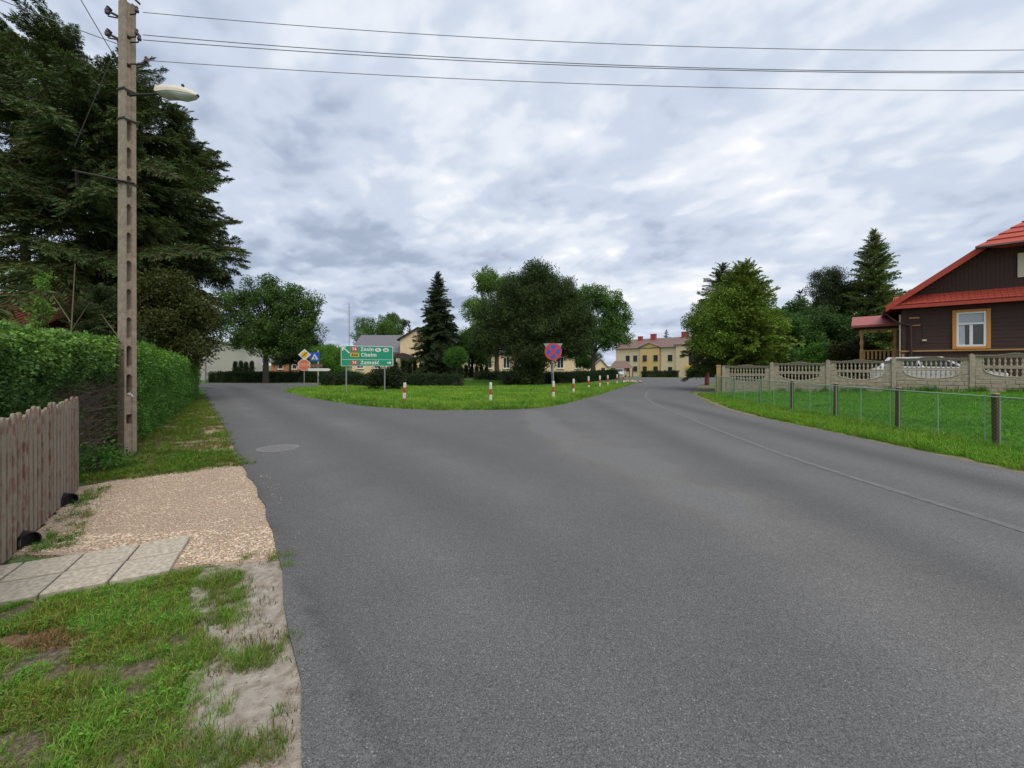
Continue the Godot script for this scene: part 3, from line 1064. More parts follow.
# ---------------------------------------------------------------- fences
func picket_fence() -> void:
	var a := Vector2(-3.05, 1.88)
	var b := Vector2(-5.57, 5.12)
	var e := (b - a).normalized()
	var len := a.distance_to(b)
	var turn := atan2(e.y, e.x)
	var t := thing("picket_fence", "weathered picket fence with flaking red paint in front of the hedge", "fence", at(a.x, a.y), turn)
	rng.seed = 77
	for y in [0.28, 0.92]:
		block(t, "rail", Vector3(len * 0.5, y, -0.021), Vector3(len, 0.07, 0.04), M.old_wood, 0.006)
	for x in [0.1, len * 0.5, len - 0.1]:
		block(t, "post", Vector3(x, 0.5, -0.088), Vector3(0.09, 1.2, 0.09), M.old_wood, 0.01)
	var pitch := 0.128
	var shapes := []
	for k in 5:
		var w := rng.randf_range(0.074, 0.094)
		var poly := PackedVector2Array([Vector2(-w / 2, 0), Vector2(w / 2, 0), Vector2(w / 2, 1.11)])
		for j in 5:
			var an := PI * (j + 1) / 6.0
			poly.append(Vector2(cos(an) * w / 2, 1.11 + sin(an) * w * 0.5))
		poly.append(Vector2(-w / 2, 1.11))
		var m := MB.new()
		m.prism(poly, 0.0, 0.022)
		shapes.append(m.done([M.picket_a, M.picket_b, M.picket_c][k % 3]))
	var n := int(len / pitch)
	for k in n:
		var q := Basis(Vector3.BACK, rng.randf_range(-0.018, 0.018)) * Basis.from_scale(Vector3(1, rng.randf_range(0.97, 1.03), 1))
		part(t, "picket", shapes[rng.randi() % 5], Transform3D(q, Vector3((k + 0.5) * pitch, 0.03 + rng.randf_range(-0.01, 0.015), rng.randf_range(0.0, 0.006))))
	for p in [[-5.02, 4.52, "black pipe end under the pickets, closer to the hedge corner"], [-4.22, 3.48, "black pipe end under the pickets, beside the paving slabs"]]:
		var pipe := thing("drain_pipe", p[2], "pipe", at(p[0], p[1], 0.075), turn - 0.9, "pipe ends under the picket fence")
		var m := MB.new()
		m.tube([Vector3(0, 0, -0.25), Vector3(0, 0, 0.04)], [0.075, 0.075], 16, false)
		m.tube([Vector3(0, 0, -0.25), Vector3(0, 0, 0.039)], [0.067, 0.067], 16, false)
		m.lathe([Vector2(0.067, 0.0), Vector2(0.075, 0.0)], 16, Transform3D(Basis(Vector3.RIGHT, PI / 2), Vector3(0, 0, 0.04)))
		part(pipe, "tube", m.done(M.black_plastic))
		part(pipe, "plug", disc(0.067, 0.01, 16, M.black_plastic), shift(0, 0, -0.03))


func wire_fence() -> void:
	var posts := [Vector2(9.3, 5.65), Vector2(9.33, 7.71), Vector2(9.40, 9.75), Vector2(9.58, 11.85), Vector2(9.78, 13.95), Vector2(9.95, 16.0), Vector2(10.2, 18.4), Vector2(10.5, 20.6)]
	var t := thing("wire_fence", "low green wire mesh fence with brown posts along the lawn", "fence", Vector3.ZERO)
	rng.seed = 31
	for i in posts.size():
		var p: Vector2 = posts[i]
		var g := on_land(p.x, p.y)
		var metal := i >= 5
		var b := MB.new()
		var lean := Basis(Vector3.BACK, rng.randf_range(-0.02, 0.02)) * Basis(Vector3.UP, 0.1)
		if metal:
			b.tube([Vector3(0, -0.1, 0), Vector3(0, 1.06, 0)], [0.035, 0.035], 8)
			part(t, "post", b.done(M.green_post), Transform3D(lean, g))
		else:
			b.box(shift(0, 0.46, 0), Vector3(0.085, 1.14, 0.085), 0.012)
			var o := part(t, "post", b.done(M.brown_post), Transform3D(lean, g))
			block(o, "post_cap", Vector3(0, 1.045, 0), Vector3(0.09, 0.03, 0.09), M.post_cap, 0.008)
		if i == posts.size() - 1:
			continue
		var q: Vector2 = posts[i + 1]
		var g2 := on_land(q.x, q.y)
		var side := (q - p).normalized()
		var out := Vector3(-0.07, 0, 0)
		rod(t, "top_rail", g + out + Vector3(0, 0.99, 0), g2 + out + Vector3(0, 0.99, 0), 0.013, M.green_steel, 6)
		for k in [0.06, 0.5, 0.94]:
			var f: Vector3 = g.lerp(g2, k) + out
			rod(t, "stake", f + Vector3(0, -0.05, 0), f + Vector3(0, 1.0, 0), 0.011, M.green_steel, 5)
		# woven wire: two families of slanting wires
		var w := MB.new()
		var len := p.distance_to(q)
		var hh := 0.93
		var s := -hh
		while s < len:
			for sg in [1.0, -1.0]:
				var x0 := s
				var x1 := s + hh
				var a0 := clampf(x0, 0, len)
				var a1 := clampf(x1, 0, len)
				if a1 - a0 > 0.02:
					var y0 := 0.05 + (a0 - x0)
					var y1 := 0.05 + (a1 - x0)
					if sg < 0:
						y0 = 0.05 + hh - (a0 - x0)
						y1 = 0.05 + hh - (a1 - x0)
					w.tube([g.lerp(g2, a0 / len) + out + Vector3(0, y0, 0), g.lerp(g2, a1 / len) + out + Vector3(0, y1, 0)], [0.0018, 0.0018], 3, false)
			s += 0.07
		w.tube([g + out + Vector3(0, 0.05, 0), g2 + out + Vector3(0, 0.05, 0)], [0.004, 0.004], 4, false)
		part(t, "wire_mesh", w.done(M.green_wire))


func concrete_fence() -> void:
	var turn := deg_to_rad(-42.0)
	var e := Vector2(0.7431, -0.6691)
	var origin := Vector2(17.5, 16.6) + e * (-7.95)
	var span := 2.25
	var t := thing("concrete_fence", "pale concrete panel fence with balusters in front of the wooden house", "fence", Vector3.ZERO)
	rng.seed = 91
	for i in 8:
		var p := origin + e * span * i
		var y := land(p.x, p.y)
		var c := p + e * span * 0.5
		var yc := land(c.x, c.y)
		var b := MB.new()
		b.box(shift(0, 0.62, 0), Vector3(0.15, 1.86, 0.15), 0.015)
		b.prism(PackedVector2Array([Vector2(-0.075, 1.55), Vector2(0.075, 1.55), Vector2(0, 1.60)]), -0.075, 0.075)
		part(t, "post", b.done(M.fence_concrete), Transform3D(Basis(Vector3.UP, turn), Vector3(p.x, y - 0.06, -p.y)))
		if i == 7:
			continue
		var f := Transform3D(Basis(Vector3.UP, turn), Vector3(c.x, yc - 0.02, -c.y))
		var w := span - 0.156
		# the foot panel, cast as courses of stone
		var m := MB.new()
		m.bx(0, 0.17, 0, w, 0.6, 0.045)
		for r in 3:
			var x := -w / 2 + 0.01
			var k := 0
			while x < w / 2 - 0.06:
				var l := minf(rng.randf_range(0.22, 0.42), w / 2 - 0.01 - x)
				m.box(shift(x + l / 2, 0.085 + r * 0.155, 0.03), Vector3(l - 0.014, 0.138, 0.03 + rng.randf() * 0.012), 0.008)
				x += l
		part(t, "foot_panel", m.done(M.fence_concrete), f)
		# the middle panel, cut out in a bow and filled with balusters
		m = MB.new()
		var bow := func(xx: float) -> float: return 0.60 + 0.31 * (1.0 - sqrt(maxf(0.0, 1.0 - pow(xx / 0.83, 2.0))))
		var poly := PackedVector2Array([Vector2(-w / 2, 0.475), Vector2(w / 2, 0.475), Vector2(w / 2, 0.975), Vector2(-w / 2, 0.975)])
		m.prism(PackedVector2Array([Vector2(-w / 2, 0.475), Vector2(-0.83, 0.475), Vector2(-0.83, 0.975), Vector2(-w / 2, 0.975)]), -0.022, 0.026)
		m.prism(PackedVector2Array([Vector2(0.83, 0.475), Vector2(w / 2, 0.475), Vector2(w / 2, 0.975), Vector2(0.83, 0.975)]), -0.022, 0.026)
		var low := PackedVector2Array([Vector2(0.83, 0.475)])
		for k in 25:
			var xx := 0.83 - 1.66 * k / 24.0
			low.append(Vector2(xx, minf(bow.call(xx), 0.90)))
		low.append(Vector2(-0.83, 0.475))
		m.prism(low, -0.022, 0.026)
		for k in 24:
			var x0 := 0.83 - 1.66 * k / 24.0
			var x1 := 0.83 - 1.66 * (k + 1) / 24.0
			m.tube([Vector3(x0, bow.call(x0) - 0.01, 0.02), Vector3(x1, bow.call(x1) - 0.01, 0.02)], [0.026, 0.026], 5, false)
		m.bx(0, 0.945, 0.0, 1.66, 0.055, 0.05)
		for r in 3:
			for sd in [-1.0, 1.0]:
				m.box(shift(sd * (w / 2 - 0.10), 0.56 + r * 0.14, 0.028), Vector3(0.18, 0.125, 0.02), 0.006)
		m.box(shift(0, 0.53, 0.028), Vector3(w - 0.44, 0.085, 0.02), 0.006)
		for k in 11:
			var xx := -0.70 + 0.14 * k
			var y0: float = bow.call(xx)
			var hb := 0.93 - y0
			m.lathe([Vector2(0.03, y0), Vector2(0.03, y0 + hb * 0.12), Vector2(0.02, y0 + hb * 0.3), Vector2(0.036, y0 + hb * 0.55), Vector2(0.02, y0 + hb * 0.85), Vector2(0.03, y0 + hb)], 7, shift(xx, 0, 0))
		part(t, "middle_panel", m.done(M.fence_concrete), f)
		# the top panel: a row of balusters under a wavy coping
		m = MB.new()
		m.bx(0, 1.01, 0, w, 0.06, 0.05)
		for sd in [-1.0, 1.0]:
			m.bx(sd * (w / 2 - 0.09), 1.2, 0, 0.18, 0.32, 0.05)
		var cop := PackedVector2Array([Vector2(w / 2, 1.34), Vector2(w / 2, 1.40)])
		for k in 31:
			var xx := w / 2 - w * k / 30.0
			cop.append(Vector2(xx, 1.43 + 0.075 * exp(-pow(xx / 0.33, 2.0)) + 0.012 * sin(xx * 21.0) + 0.02 * exp(-pow((absf(xx) - w / 2) / 0.16, 2.0))))
		cop.append(Vector2(-w / 2, 1.40))
		cop.append(Vector2(-w / 2, 1.34))
		var cb := MB.new()
		cb.prism(cop, -0.035, 0.04)
		for k in 26:
			var xx := -w / 2 + 0.04 + (w - 0.08) * k / 25.0
			var yy := 1.43 + 0.075 * exp(-pow(xx / 0.33, 2.0)) + 0.02 * exp(-pow((absf(xx) - w / 2) / 0.16, 2.0))
			cb.box(Transform3D(Basis(Vector3.BACK, rng.randf_range(-0.4, 0.4)), Vector3(xx, yy - 0.02, 0.0)), Vector3(rng.randf_range(0.05, 0.11), rng.randf_range(0.05, 0.08), 0.10), 0.018)
		part(t, "coping", cb.done(M.mossy_concrete), f)
		for k in 13:
			m.lathe([Vector2(0.034, 1.04), Vector2(0.034, 1.07), Vector2(0.02, 1.11), Vector2(0.04, 1.19), Vector2(0.02, 1.29), Vector2(0.034, 1.345)], 7, shift(-0.84 + 0.14 * k, 0, 0))
		part(t, "top_panel", m.done(M.fence_concrete), f)


func gate() -> void:
	for g in [[15.4, 31.6, "rust red gate pillar beside the bend, farther from the fence"], [15.9, 30.0, "rust red gate pillar beside the bend, closer to the fence"]]:
		var t := thing("gate_pillar", g[2], "gate pillar", on_land(g[0], g[1]), 0.5, "rust red gate pillars")
		block(t, "shaft", Vector3(0, 0.66, 0), Vector3(0.26, 1.6, 0.26), M.rust_red, 0.02)
		block(t, "cap", Vector3(0, 1.475, 0), Vector3(0.32, 0.06, 0.32), M.rust_red, 0.015)
	var w := thing("gate_leaf", "rust red board gate leaf hung beyond the gate pillar", "gate", on_land(16.6, 30.2), -0.2)
	for k in 7:
		block(w, "board", Vector3(-0.45 + 0.15 * k, 0.8, 0), Vector3(0.12, 1.3, 0.03), M.rust_red, 0.005)
	block(w, "rail", Vector3(0, 0.45, -0.03), Vector3(1.05, 0.08, 0.03), M.rust_red)
	block(w, "rail", Vector3(0, 1.2, -0.03), Vector3(1.05, 0.08, 0.03), M.rust_red)
	var y := thing("fence_post", "yellow square post at the corner of the concrete fence", "post", on_land(11.62, 22.5), -0.6)
	block(y, "shaft", Vector3(0, 0.6, 0), Vector3(0.2, 1.9, 0.2), M.yellow_post, 0.02)
	block(y, "cap", Vector3(0, 1.57, 0), Vector3(0.24, 0.05, 0.24), M.yellow_post, 0.01)


# ---------------------------------------------------------------- buildings
func window(parent: Node, c: Vector3, w: float, h: float, fm: Material, gm: Material, mull := 1, sill := true) -> Node3D:
	var o := part(parent, "window", null, shift(c.x, c.y, c.z))
	var b := MB.new()
	b.bx(-w / 2 + 0.04, 0, 0, 0.08, h, 0.10, 0.01)
	b.bx(w / 2 - 0.04, 0, 0, 0.08, h, 0.10, 0.01)
	b.bx(0, h / 2 - 0.04, 0, w - 0.16, 0.08, 0.10, 0.01)
	b.bx(0, -h / 2 + 0.04, 0, w - 0.16, 0.08, 0.10, 0.01)
	for k in mull:
		b.bx(-w / 2 + w * (k + 1) / (mull + 1), 0, -0.005, 0.055, h - 0.16, 0.075)
	o.mesh = b.done(fm)
	for k in mull + 1:
		var pw := (w - 0.16) / (mull + 1)
		block(o, "pane", Vector3(-w / 2 + 0.08 + pw * (k + 0.5), 0, 0.012), Vector3(pw - 0.03, h - 0.16, 0.01), gm)
	if sill:
		block(o, "sill", Vector3(0, -h / 2 - 0.03, 0.06), Vector3(w + 0.12, 0.05, 0.16), fm)
	return o


func gable_roof(parent: Node, w: float, dpt: float, eave: float, ridge: float, over: float, m: Material, z0 := 0.0) -> MeshInstance3D:
	# the ridge runs along x; the front eave stands at z = z0
	var b := MB.new()
	var zc := z0 - dpt / 2
	var slope := (ridge - eave) / (dpt / 2)
	var drop := slope * over
	var prof := PackedVector2Array([Vector2(-dpt / 2 - over, eave - drop), Vector2(0, ridge), Vector2(dpt / 2 + over, eave - drop), Vector2(dpt / 2 + over, eave - drop + 0.16), Vector2(0, ridge + 0.17), Vector2(-dpt / 2 - over, eave - drop + 0.16)])
	# the outline lies in (z, y): turn it so that its x becomes z
	var t := Transform3D(Basis(Vector3.UP, -PI / 2), Vector3(0, 0, zc))
	b.prism(prof, -w / 2 - over, w / 2 + over, t)
	return part(parent, "roof", b.done(m))


func school() -> void:
	# the long yellow building beyond the bend; local x runs along its front
	var turn := -atan2(18.0, 16.0)
	var base := -1.25
	var t := thing("yellow_building", "long two storey yellow building with red brown roof beyond the bend", "building", at(26.5, 102.0, base), turn)
	var H := 7.0
	var bod := MB.new()
	bod.bx(8.0, H / 2, -5.5, 16.0, H, 11.0)
	part(t, "wall", bod.done(M.cream_wall))
	block(t, "gable_wall", Vector3(9.44, H / 2, 0.0), Vector3(5.0, H, 0.7), M.ochre_wall)
	var gab := MB.new()
	gab.prism(PackedVector2Array([Vector2(6.94, H), Vector2(11.94, H), Vector2(9.44, H + 0.95)]), -2.0, 0.35)
	part(t, "gable", gab.done(M.ochre_wall))
	block(t, "stair_wall", Vector3(20.6, H / 2 + 0.2, -5.0), Vector3(9.2, H + 0.4, 11.0), M.yellow_wall)
	var rf := gable_roof(t, 16.4, 11.0, H, 9.35, 0.45, M.roof_brown)
	rf.position = Vector3(8.0, 0, 0)
	gable_roof(t, 9.4, 11.0, H + 0.4, 9.3, 0.3, M.roof_brown, 0.5).position = Vector3(20.6, 0, 0)
	var gr := MB.new()
	for s in [-1.0, 1.0]:
		gr.prism(PackedVector2Array([Vector2(0, H + 0.97), Vector2(s * 2.85, H - 0.1), Vector2(s * 2.85, H + 0.06), Vector2(0, H + 1.13)]), -3.0, 0.6, shift(9.44, 0, 0))
	part(rf, "gable_roof", gr.done(M.roof_brown), shift(-8.0, 0, 0))
	for c in [[7.8, 9.4, -4.6, 1.3], [4.2, 9.0, -4.6, 1.1], [15.6, 9.5, -5.0, 1.6]]:
		var ch := block(t, "chimney", Vector3(c[0], c[1] + 0.2, c[2]), Vector3(c[3], 1.7, 0.7), M.red_brick)
		block(ch, "chimney_cap", Vector3(c[0], c[1] + 1.09, c[2]), Vector3(c[3] + 0.15, 0.1, 0.85), M.red_brick)
	for s in [3.44, 5.52, 8.28, 11.05, 14.4]:
		var z := 0.38 if s > 7 and s < 12 else 0.03
		for r in 2:
			if s > 14 and r == 1:
				continue
			window(t, Vector3(s, 4.5 if r == 0 else 1.95, z), 1.05, 1.35 if r == 0 else 1.15, M.dark_frame, M.far_glass, 1)
	window(t, Vector3(14.4, 1.75, 0.03), 0.95, 1.3, M.dark_frame, M.far_glass, 0)
	for k in 3:
		window(t, Vector3(19.3 + 0.75 * k, 4.35, 0.53), 0.72, 3.1, M.dark_frame, M.far_glass, 0, false)
	block(t, "canopy_band", Vector3(20.0, 2.35, 0.75), Vector3(3.3, 0.6, 0.5), M.bright_yellow, 0.02)
	block(t, "door", Vector3(20.0, 1.05, 0.54), Vector3(2.4, 2.1, 0.08), M.dark_frame)
	for x in [6.85, 12.05, 15.9]:
		rod(t, "downpipe", Vector3(x, 0.1, 0.12), Vector3(x, H - 0.3, 0.12), 0.06, M.roof_brown, 6)


func manor() -> void:
	# the low yellow building behind the park spruce
	var t := thing("yellow_house", "low yellow house with a steep gable behind the park spruce", "building", at(-14.0, 58.0))
	block(t, "wall", Vector3(-5.6, 1.75, -4.5), Vector3(7.2, 3.5, 9.0), M.yellow_wall)
	block(t, "wall", Vector3(15.0, 1.75, -4.5), Vector3(22.0, 3.5, 9.0), M.yellow_wall)
	gable_roof(t, 7.2, 9.0, 3.5, 6.1, 0.35, M.roof_grey).position = Vector3(-5.6, 0, 0)
	gable_roof(t, 22.0, 9.0, 3.5, 6.1, 0.35, M.roof_grey).position = Vector3(15.0, 0, 0)
	var b := MB.new()
	b.prism(PackedVector2Array([Vector2(-2.0, 0), Vector2(4.0, 0), Vector2(4.0, 5.1), Vector2(0.6, 6.85), Vector2(-2.0, 5.3)]), -8.0, 0.8)
	part(t, "gable_wall", b.done(M.yellow_wall))
	b = MB.new()
	b.prism(PackedVector2Array([Vector2(0.6, 6.87), Vector2(-2.4, 5.08), Vector2(-2.4, 5.28), Vector2(0.6, 7.07)]), -8.2, 1.1)
	b.prism(PackedVector2Array([Vector2(0.6, 6.87), Vector2(4.4, 4.92), Vector2(4.4, 5.12), Vector2(0.6, 7.07)]), -8.2, 1.1)
	part(t, "gable_roof", b.done(M.roof_dark))
	var p := MB.new()
	p.prism(PackedVector2Array([Vector2(-2.9, 2.55), Vector2(0.2, 2.55), Vector2(0.0, 2.9), Vector2(-1.3, 3.3), Vector2(-2.2, 3.05)]), 0.82, 2.4)
	var pr := part(t, "porch_roof", p.done(M.roof_dark))
	for x in [-2.7, 0.0]:
		rod(pr, "porch_post", Vector3(x, 0, 2.2), Vector3(x, 2.55, 2.2), 0.07, M.dark_frame)
	for x in [-8.0, -5.5, -3.2]:
		window(t, Vector3(x, 1.9, 0.03), 1.0, 1.6, M.white_frame, M.far_glass, 1)
	for k in 8:
		window(t, Vector3(5.4 + 2.6 * k, 1.9, 0.03), 1.0, 1.6, M.white_frame, M.far_glass, 1)
	window(t, Vector3(2.2, 1.9, 0.83), 1.0, 1.8, M.white_frame, M.far_glass, 1)
	block(t, "door", Vector3(-1.3, 1.1, 0.84), Vector3(1.1, 2.2, 0.08), M.dark_frame)


func small_buildings() -> void:
	# white hall to the far side of the crossing
	var a := Vector2(-31.8, 40.6)
	var b := Vector2(-50.0, 80.0)
	var e := (b - a).normalized()
	var len := a.distance_to(b)
	var t := thing("white_building", "plain off white hall with a pale low roof beyond the crossing", "building", at(a.x, a.y), atan2(e.y, e.x))
	block(t, "wall", Vector3(len / 2, 2.2, -5.0), Vector3(len, 4.4, 10.0), M.white_wall)
	gable_roof(t, len, 10.0, 4.4, 5.6, 0.3, M.roof_pale).position = Vector3(len / 2, 0, 0)
	rod(t, "downpipe", Vector3(2.2, 0.0, 0.1), Vector3(2.2, 4.2, 0.1), 0.06, M.galvanised, 6)

	t = thing("brick_building", "low orange brick building with grey roof behind the stop sign", "building", at(-40.0, 76.0), 0.2)
	block(t, "wall", Vector3(0, 1.05, -3), Vector3(10.5, 2.1, 6), M.orange_wall)
	gable_roof(t, 10.5, 6.0, 2.1, 3.1, 0.3, M.roof_lilac)
	for k in 4:
		window(t, Vector3(-3.6 + 2.4 * k, 1.25, 0.03), 0.9, 0.9, M.white_frame, M.far_glass, 0)

	# shelter with hipped roof beside the yellow building
	t = thing("kiosk", "small kiosk with hipped red brown roof before the long yellow building", "building", on_land(20.4, 75.0), -0.25)
	block(t, "wall", Vector3(-0.4, 0.87, -1.4), Vector3(2.9, 1.74, 3.0), M.ochre_wall)
	var r := MB.new()
	var q := [Vector3(-2.1, 1.75, 1.0), Vector3(2.3, 1.75, 1.0), Vector3(2.3, 1.75, -3.6), Vector3(-2.1, 1.75, -3.6)]
	var r0 := Vector3(-1.1, 3.1, -1.3)
	var r1 := Vector3(1.0, 3.1, -1.3)
	r.quado(q[0], q[1], r1, r0, Vector3(0, 1, 1))
	r.quado(q[3], q[2], r1, r0, Vector3(0, 1, -1))
	r.trio(q[0], q[3], r0, Vector3(-1, 1, 0))
	r.trio(q[1], q[2], r1, Vector3(1, 1, 0))
	r.quado(q[0], q[1], q[2], q[3], Vector3.DOWN)
	part(t, "roof", r.done(M.roof_brown))
	for x in [1.5, 2.1]:
		rod(t, "porch_post", Vector3(x, 0, 0.9), Vector3(x, 1.76, 0.9), 0.09, M.rust_red)
	for x in [-1.1, 0.3]:
		window(t, Vector3(x, 1.05, 0.13), 0.8, 0.8, M.dark_frame, M.far_glass, 0)
	t = thing("shed", "little yellow gabled shed next to the kiosk", "building", on_land(15.5, 70.0), -0.1)
	var g := MB.new()
	g.prism(PackedVector2Array([Vector2(-1.15, 0), Vector2(1.15, 0), Vector2(1.15, 1.9), Vector2(0, 3.1), Vector2(-1.15, 1.9)]), -2.5, 0.0)
	part(t, "wall", g.done(M.yellow_wall))
	g = MB.new()
	for s in [-1.0, 1.0]:
		g.prism(PackedVector2Array([Vector2(0, 3.12), Vector2(s * 1.4, 1.67), Vector2(s * 1.4, 1.79), Vector2(0, 3.24)]), -2.7, 0.2)
	part(t, "roof", g.done(M.roof_brown))
	block(t, "door", Vector3(0.45, 0.85, 0.02), Vector3(0.6, 1.7, 0.05), M.dark_frame)

	# the neighbour's shed roof above the hedge
	t = thing("neighbour_house", "house with corrugated red roof showing above the hedge", "building", at(-21.4, 14.4), 0.10)
	block(t, "wall", Vector3(0, 1.5, -3), Vector3(7.0, 3.0, 6.0), M.white_wall)
	var rf := gable_roof(t, 7.0, 6.0, 3.0, 4.55, 0.4, M.red_metal)
	var rib := MB.new()
	var sl := atan2(1.55, 3.0)
	rib.box(Transform3D(Basis(Vector3.RIGHT, sl), Vector3(0, 3.92, -1.3)), Vector3(0.05, 0.05, 3.9), 0.012)
	var rm := rib.done(M.red_metal)
	for k in 30:
		part(rf, "roof_rib", rm, shift(-3.75 + 0.258 * k, 0, 0))


func wooden_house() -> void:
	# local x along the gable wall from its corner, z towards the road
	var turn := deg_to_rad(-42.0)
	var t := thing("wooden_house", "dark brown timber house with red roof and orange framed window", "house", at(20.07, 20.56), turn)
	var W := 8.7
	var L := 10.0
	var y0 := 0.3
	var ey := 4.45
	var core := MB.new()
	# walls with thickness round an open room; the front one leaves the window open
	var wl := 2.33 - 0.49
	var wr := 2.33 + 0.49
	core.bx(wl / 2, (y0 + ey) / 2, -0.18, wl, ey - y0, 0.24)
	core.bx((wr + W) / 2, (y0 + ey) / 2, -0.18, W - wr, ey - y0, 0.24)
	core.bx(2.33, (y0 + 2.46) / 2, -0.18, wr - wl, 2.46 - y0, 0.24)
	core.bx(2.33, (4.14 + ey) / 2, -0.18, wr - wl, ey - 4.14, 0.24)
	core.bx(0.12, (y0 + ey) / 2, -L / 2 - 0.15, 0.24, ey - y0, L - 0.3)
	core.bx(W - 0.12, (y0 + ey) / 2, -L / 2 - 0.15, 0.24, ey - y0, L - 0.3)
	core.bx(W / 2, (y0 + ey) / 2, -L - 0.1, W, ey - y0, 0.2)
	core.bx(W / 2, ey - 0.06, -L / 2 - 0.15, W - 0.48, 0.1, L - 0.3)
	core.bx(W / 2, 1.45, -L / 2 - 0.15, W - 0.48, 0.1, L - 0.3)
	core.prism(PackedVector2Array([Vector2(0, ey), Vector2(W, ey), Vector2(W, 4.82), Vector2(W / 2, 8.1), Vector2(0, 4.82)]), -L, -0.10)
	part(t, "wall", core.done(M.dark_timber))
	block(t, "inner_wall", Vector3(W / 2, 2.92, -3.6), Vector3(W - 0.5, 2.8, 0.1), M.room_plaster)
	# plank cladding, split round the window
	var wx := 2.33
	var ww := 1.20
	var wy0 := 2.36
	var wy1 := 4.24
	rng.seed = 12
	var y := 0.45
	var sheets := {}
	while y < ey - 0.02:
		var segs := [[0.12, W]]
		if y > 2.2 and y < wy1:
			segs = [[0.12, wx - ww / 2 + 0.02], [wx + ww / 2 - 0.02, W]]
		for s in segs:
			var key := "%.2f" % (s[1] - s[0])
			if not sheets.has(key):
				var b := MB.new()
				b.box(Transform3D(Basis(Vector3.RIGHT, -0.06), Vector3.ZERO), Vector3(s[1] - s[0], 0.185, 0.03), 0.006)
				sheets[key] = b.done(M.dark_timber)
			part(t, "plank", sheets[key], shift((s[0] + s[1]) / 2, y, -0.035 + rng.randf() * 0.004))
		y += 0.178
	# gable boards
	var x := 0.55
	while x < W - 0.5:
		var top := 4.85 + 0.776 * (W / 2 - absf(x - W / 2)) - 0.02
		top = minf(top, 7.0)
		if top - 5.05 > 0.05:
			var b := MB.new()
			b.bx(0, (top + 4.9) / 2, 0, 0.135, top - 4.9, 0.02, 0.004)
			part(t, "gable_board", b.done(M.dark_timber), shift(x, 0, -0.102 + rng.randf() * 0.004))
		x += 0.137
	block(t, "corner_board", Vector3(0.05, (y0 + ey) / 2, 0.0), Vector3(0.16, ey - y0, 0.1), M.dark_timber, 0.01)
	block(t, "pale_strip", Vector3(-0.09, 3.1, -0.05), Vector3(0.06, 2.2, 0.08), M.pale_trim, 0.01)
	block(t, "trim_board", Vector3(W / 2, 2.30, 0.02), Vector3(W + 0.2, 0.075, 0.09), M.honey_wood, 0.01)
	for xx in [0.02, 0.3]:
		block(t, "corner_post", Vector3(xx, 1.62, 0.03), Vector3(0.1, 1.08, 0.08), M.honey_wood, 0.01)
	# window with orange surround
	var win := part(t, "window", null, shift(wx, (wy0 + wy1) / 2, 0))
	var hh := wy1 - wy0
	var b := MB.new()
	b.bx(-ww / 2 + 0.06, 0, 0.03, 0.13, hh, 0.09, 0.01)
	b.bx(ww / 2 - 0.06, 0, 0.03, 0.13, hh, 0.09, 0.01)
	b.bx(0, hh / 2 - 0.055, 0.03, ww - 0.26, 0.12, 0.09, 0.01)
	b.bx(0, -hh / 2 + 0.055, 0.03, ww - 0.26, 0.12, 0.09, 0.01)
	win.mesh = b.done(M.orange_wood)
	var iw := ww - 0.25
	var ih := hh - 0.23
	var fr := MB.new()
	for s in [-1.0, 1.0]:
		fr.bx(s * (iw / 2 - 0.045), 0, 0.02, 0.09, ih, 0.07, 0.01)
		fr.bx(0, s * (ih / 2 - 0.045), 0.02, iw - 0.18, 0.09, 0.07, 0.01)
	fr.bx(0, 0.27, 0.02, iw - 0.18, 0.11, 0.075, 0.01)
	fr.bx(0, -0.29, 0.02, 0.11, 0.98, 0.075, 0.01)
	part(win, "frame", fr.done(M.white_frame))
	block(win, "pane", Vector3(0, 0.535, 0.01), Vector3(iw - 0.18, 0.42, 0.01), M.window_glass)
	for s in [-1.0, 1.0]:
		block(win, "pane", Vector3(s * 0.215, -0.29, 0.01), Vector3(0.32, 0.98, 0.01), M.window_glass)
	# curtains inside, a dark room behind them
	var cu := MB.new()
	for k in 7:
		cu.tube([Vector3(-0.36 + 0.027 * k, -0.76, -0.012), Vector3(-0.36 + 0.025 * k, 0.2, -0.012)], [0.012, 0.012], 5)
	part(win, "curtain", cu.done(M.curtain))
	cu = MB.new()
	for k in 26:
		cu.tube([Vector3(-0.37 + 0.029 * k, 0.34, -0.012), Vector3(-0.37 + 0.029 * k, 0.72, -0.012)], [0.013, 0.013], 5)
	part(win, "valance", cu.done(M.curtain))
	block(t, "attic_window", Vector3(4.35, 6.1, -0.02), Vector3(1.25, 1.1, 0.06), M.pale_trim, 0.01)
	# the little tiled skirt roof between wall and gable
	var sk := MB.new()
	sk.prism(PackedVector2Array([Vector2(0.0, 5.10), Vector2(0.62, 4.62), Vector2(0.62, 4.48), Vector2(0.0, 4.52)]), -0.35, W + 0.35, Transform3D(Basis(Vector3(0, 0, 1), Vector3.UP, Vector3(1, 0, 0)), Vector3(0, 0, -0.05)))
	var sko := part(t, "skirt_roof", sk.done(M.red_tile))
	block(sko, "fascia", Vector3(W / 2, 4.51, 0.60), Vector3(W + 0.9, 0.15, 0.03), M.red_board, 0.008)
	var tile := MB.new()
	tile.box(Transform3D(Basis(Vector3.RIGHT, 0.56), Vector3.ZERO), Vector3(0.1935, 0.045, 0.20), 0.012)
	var tm := tile.done(M.red_tile)
	for r in 4:
		for k in 47:
			part(sko, "tile", tm, Transform3D(Basis(Vector3.BACK, 0.03 if k % 2 == 0 else -0.03), Vector3(-0.2 + 0.194 * k, 5.065 - 0.123 * r, 0.05 + 0.155 * r)))
	# main roof: two slopes, cut back by the half hip
	var rise := 0.776
	ey = 4.85
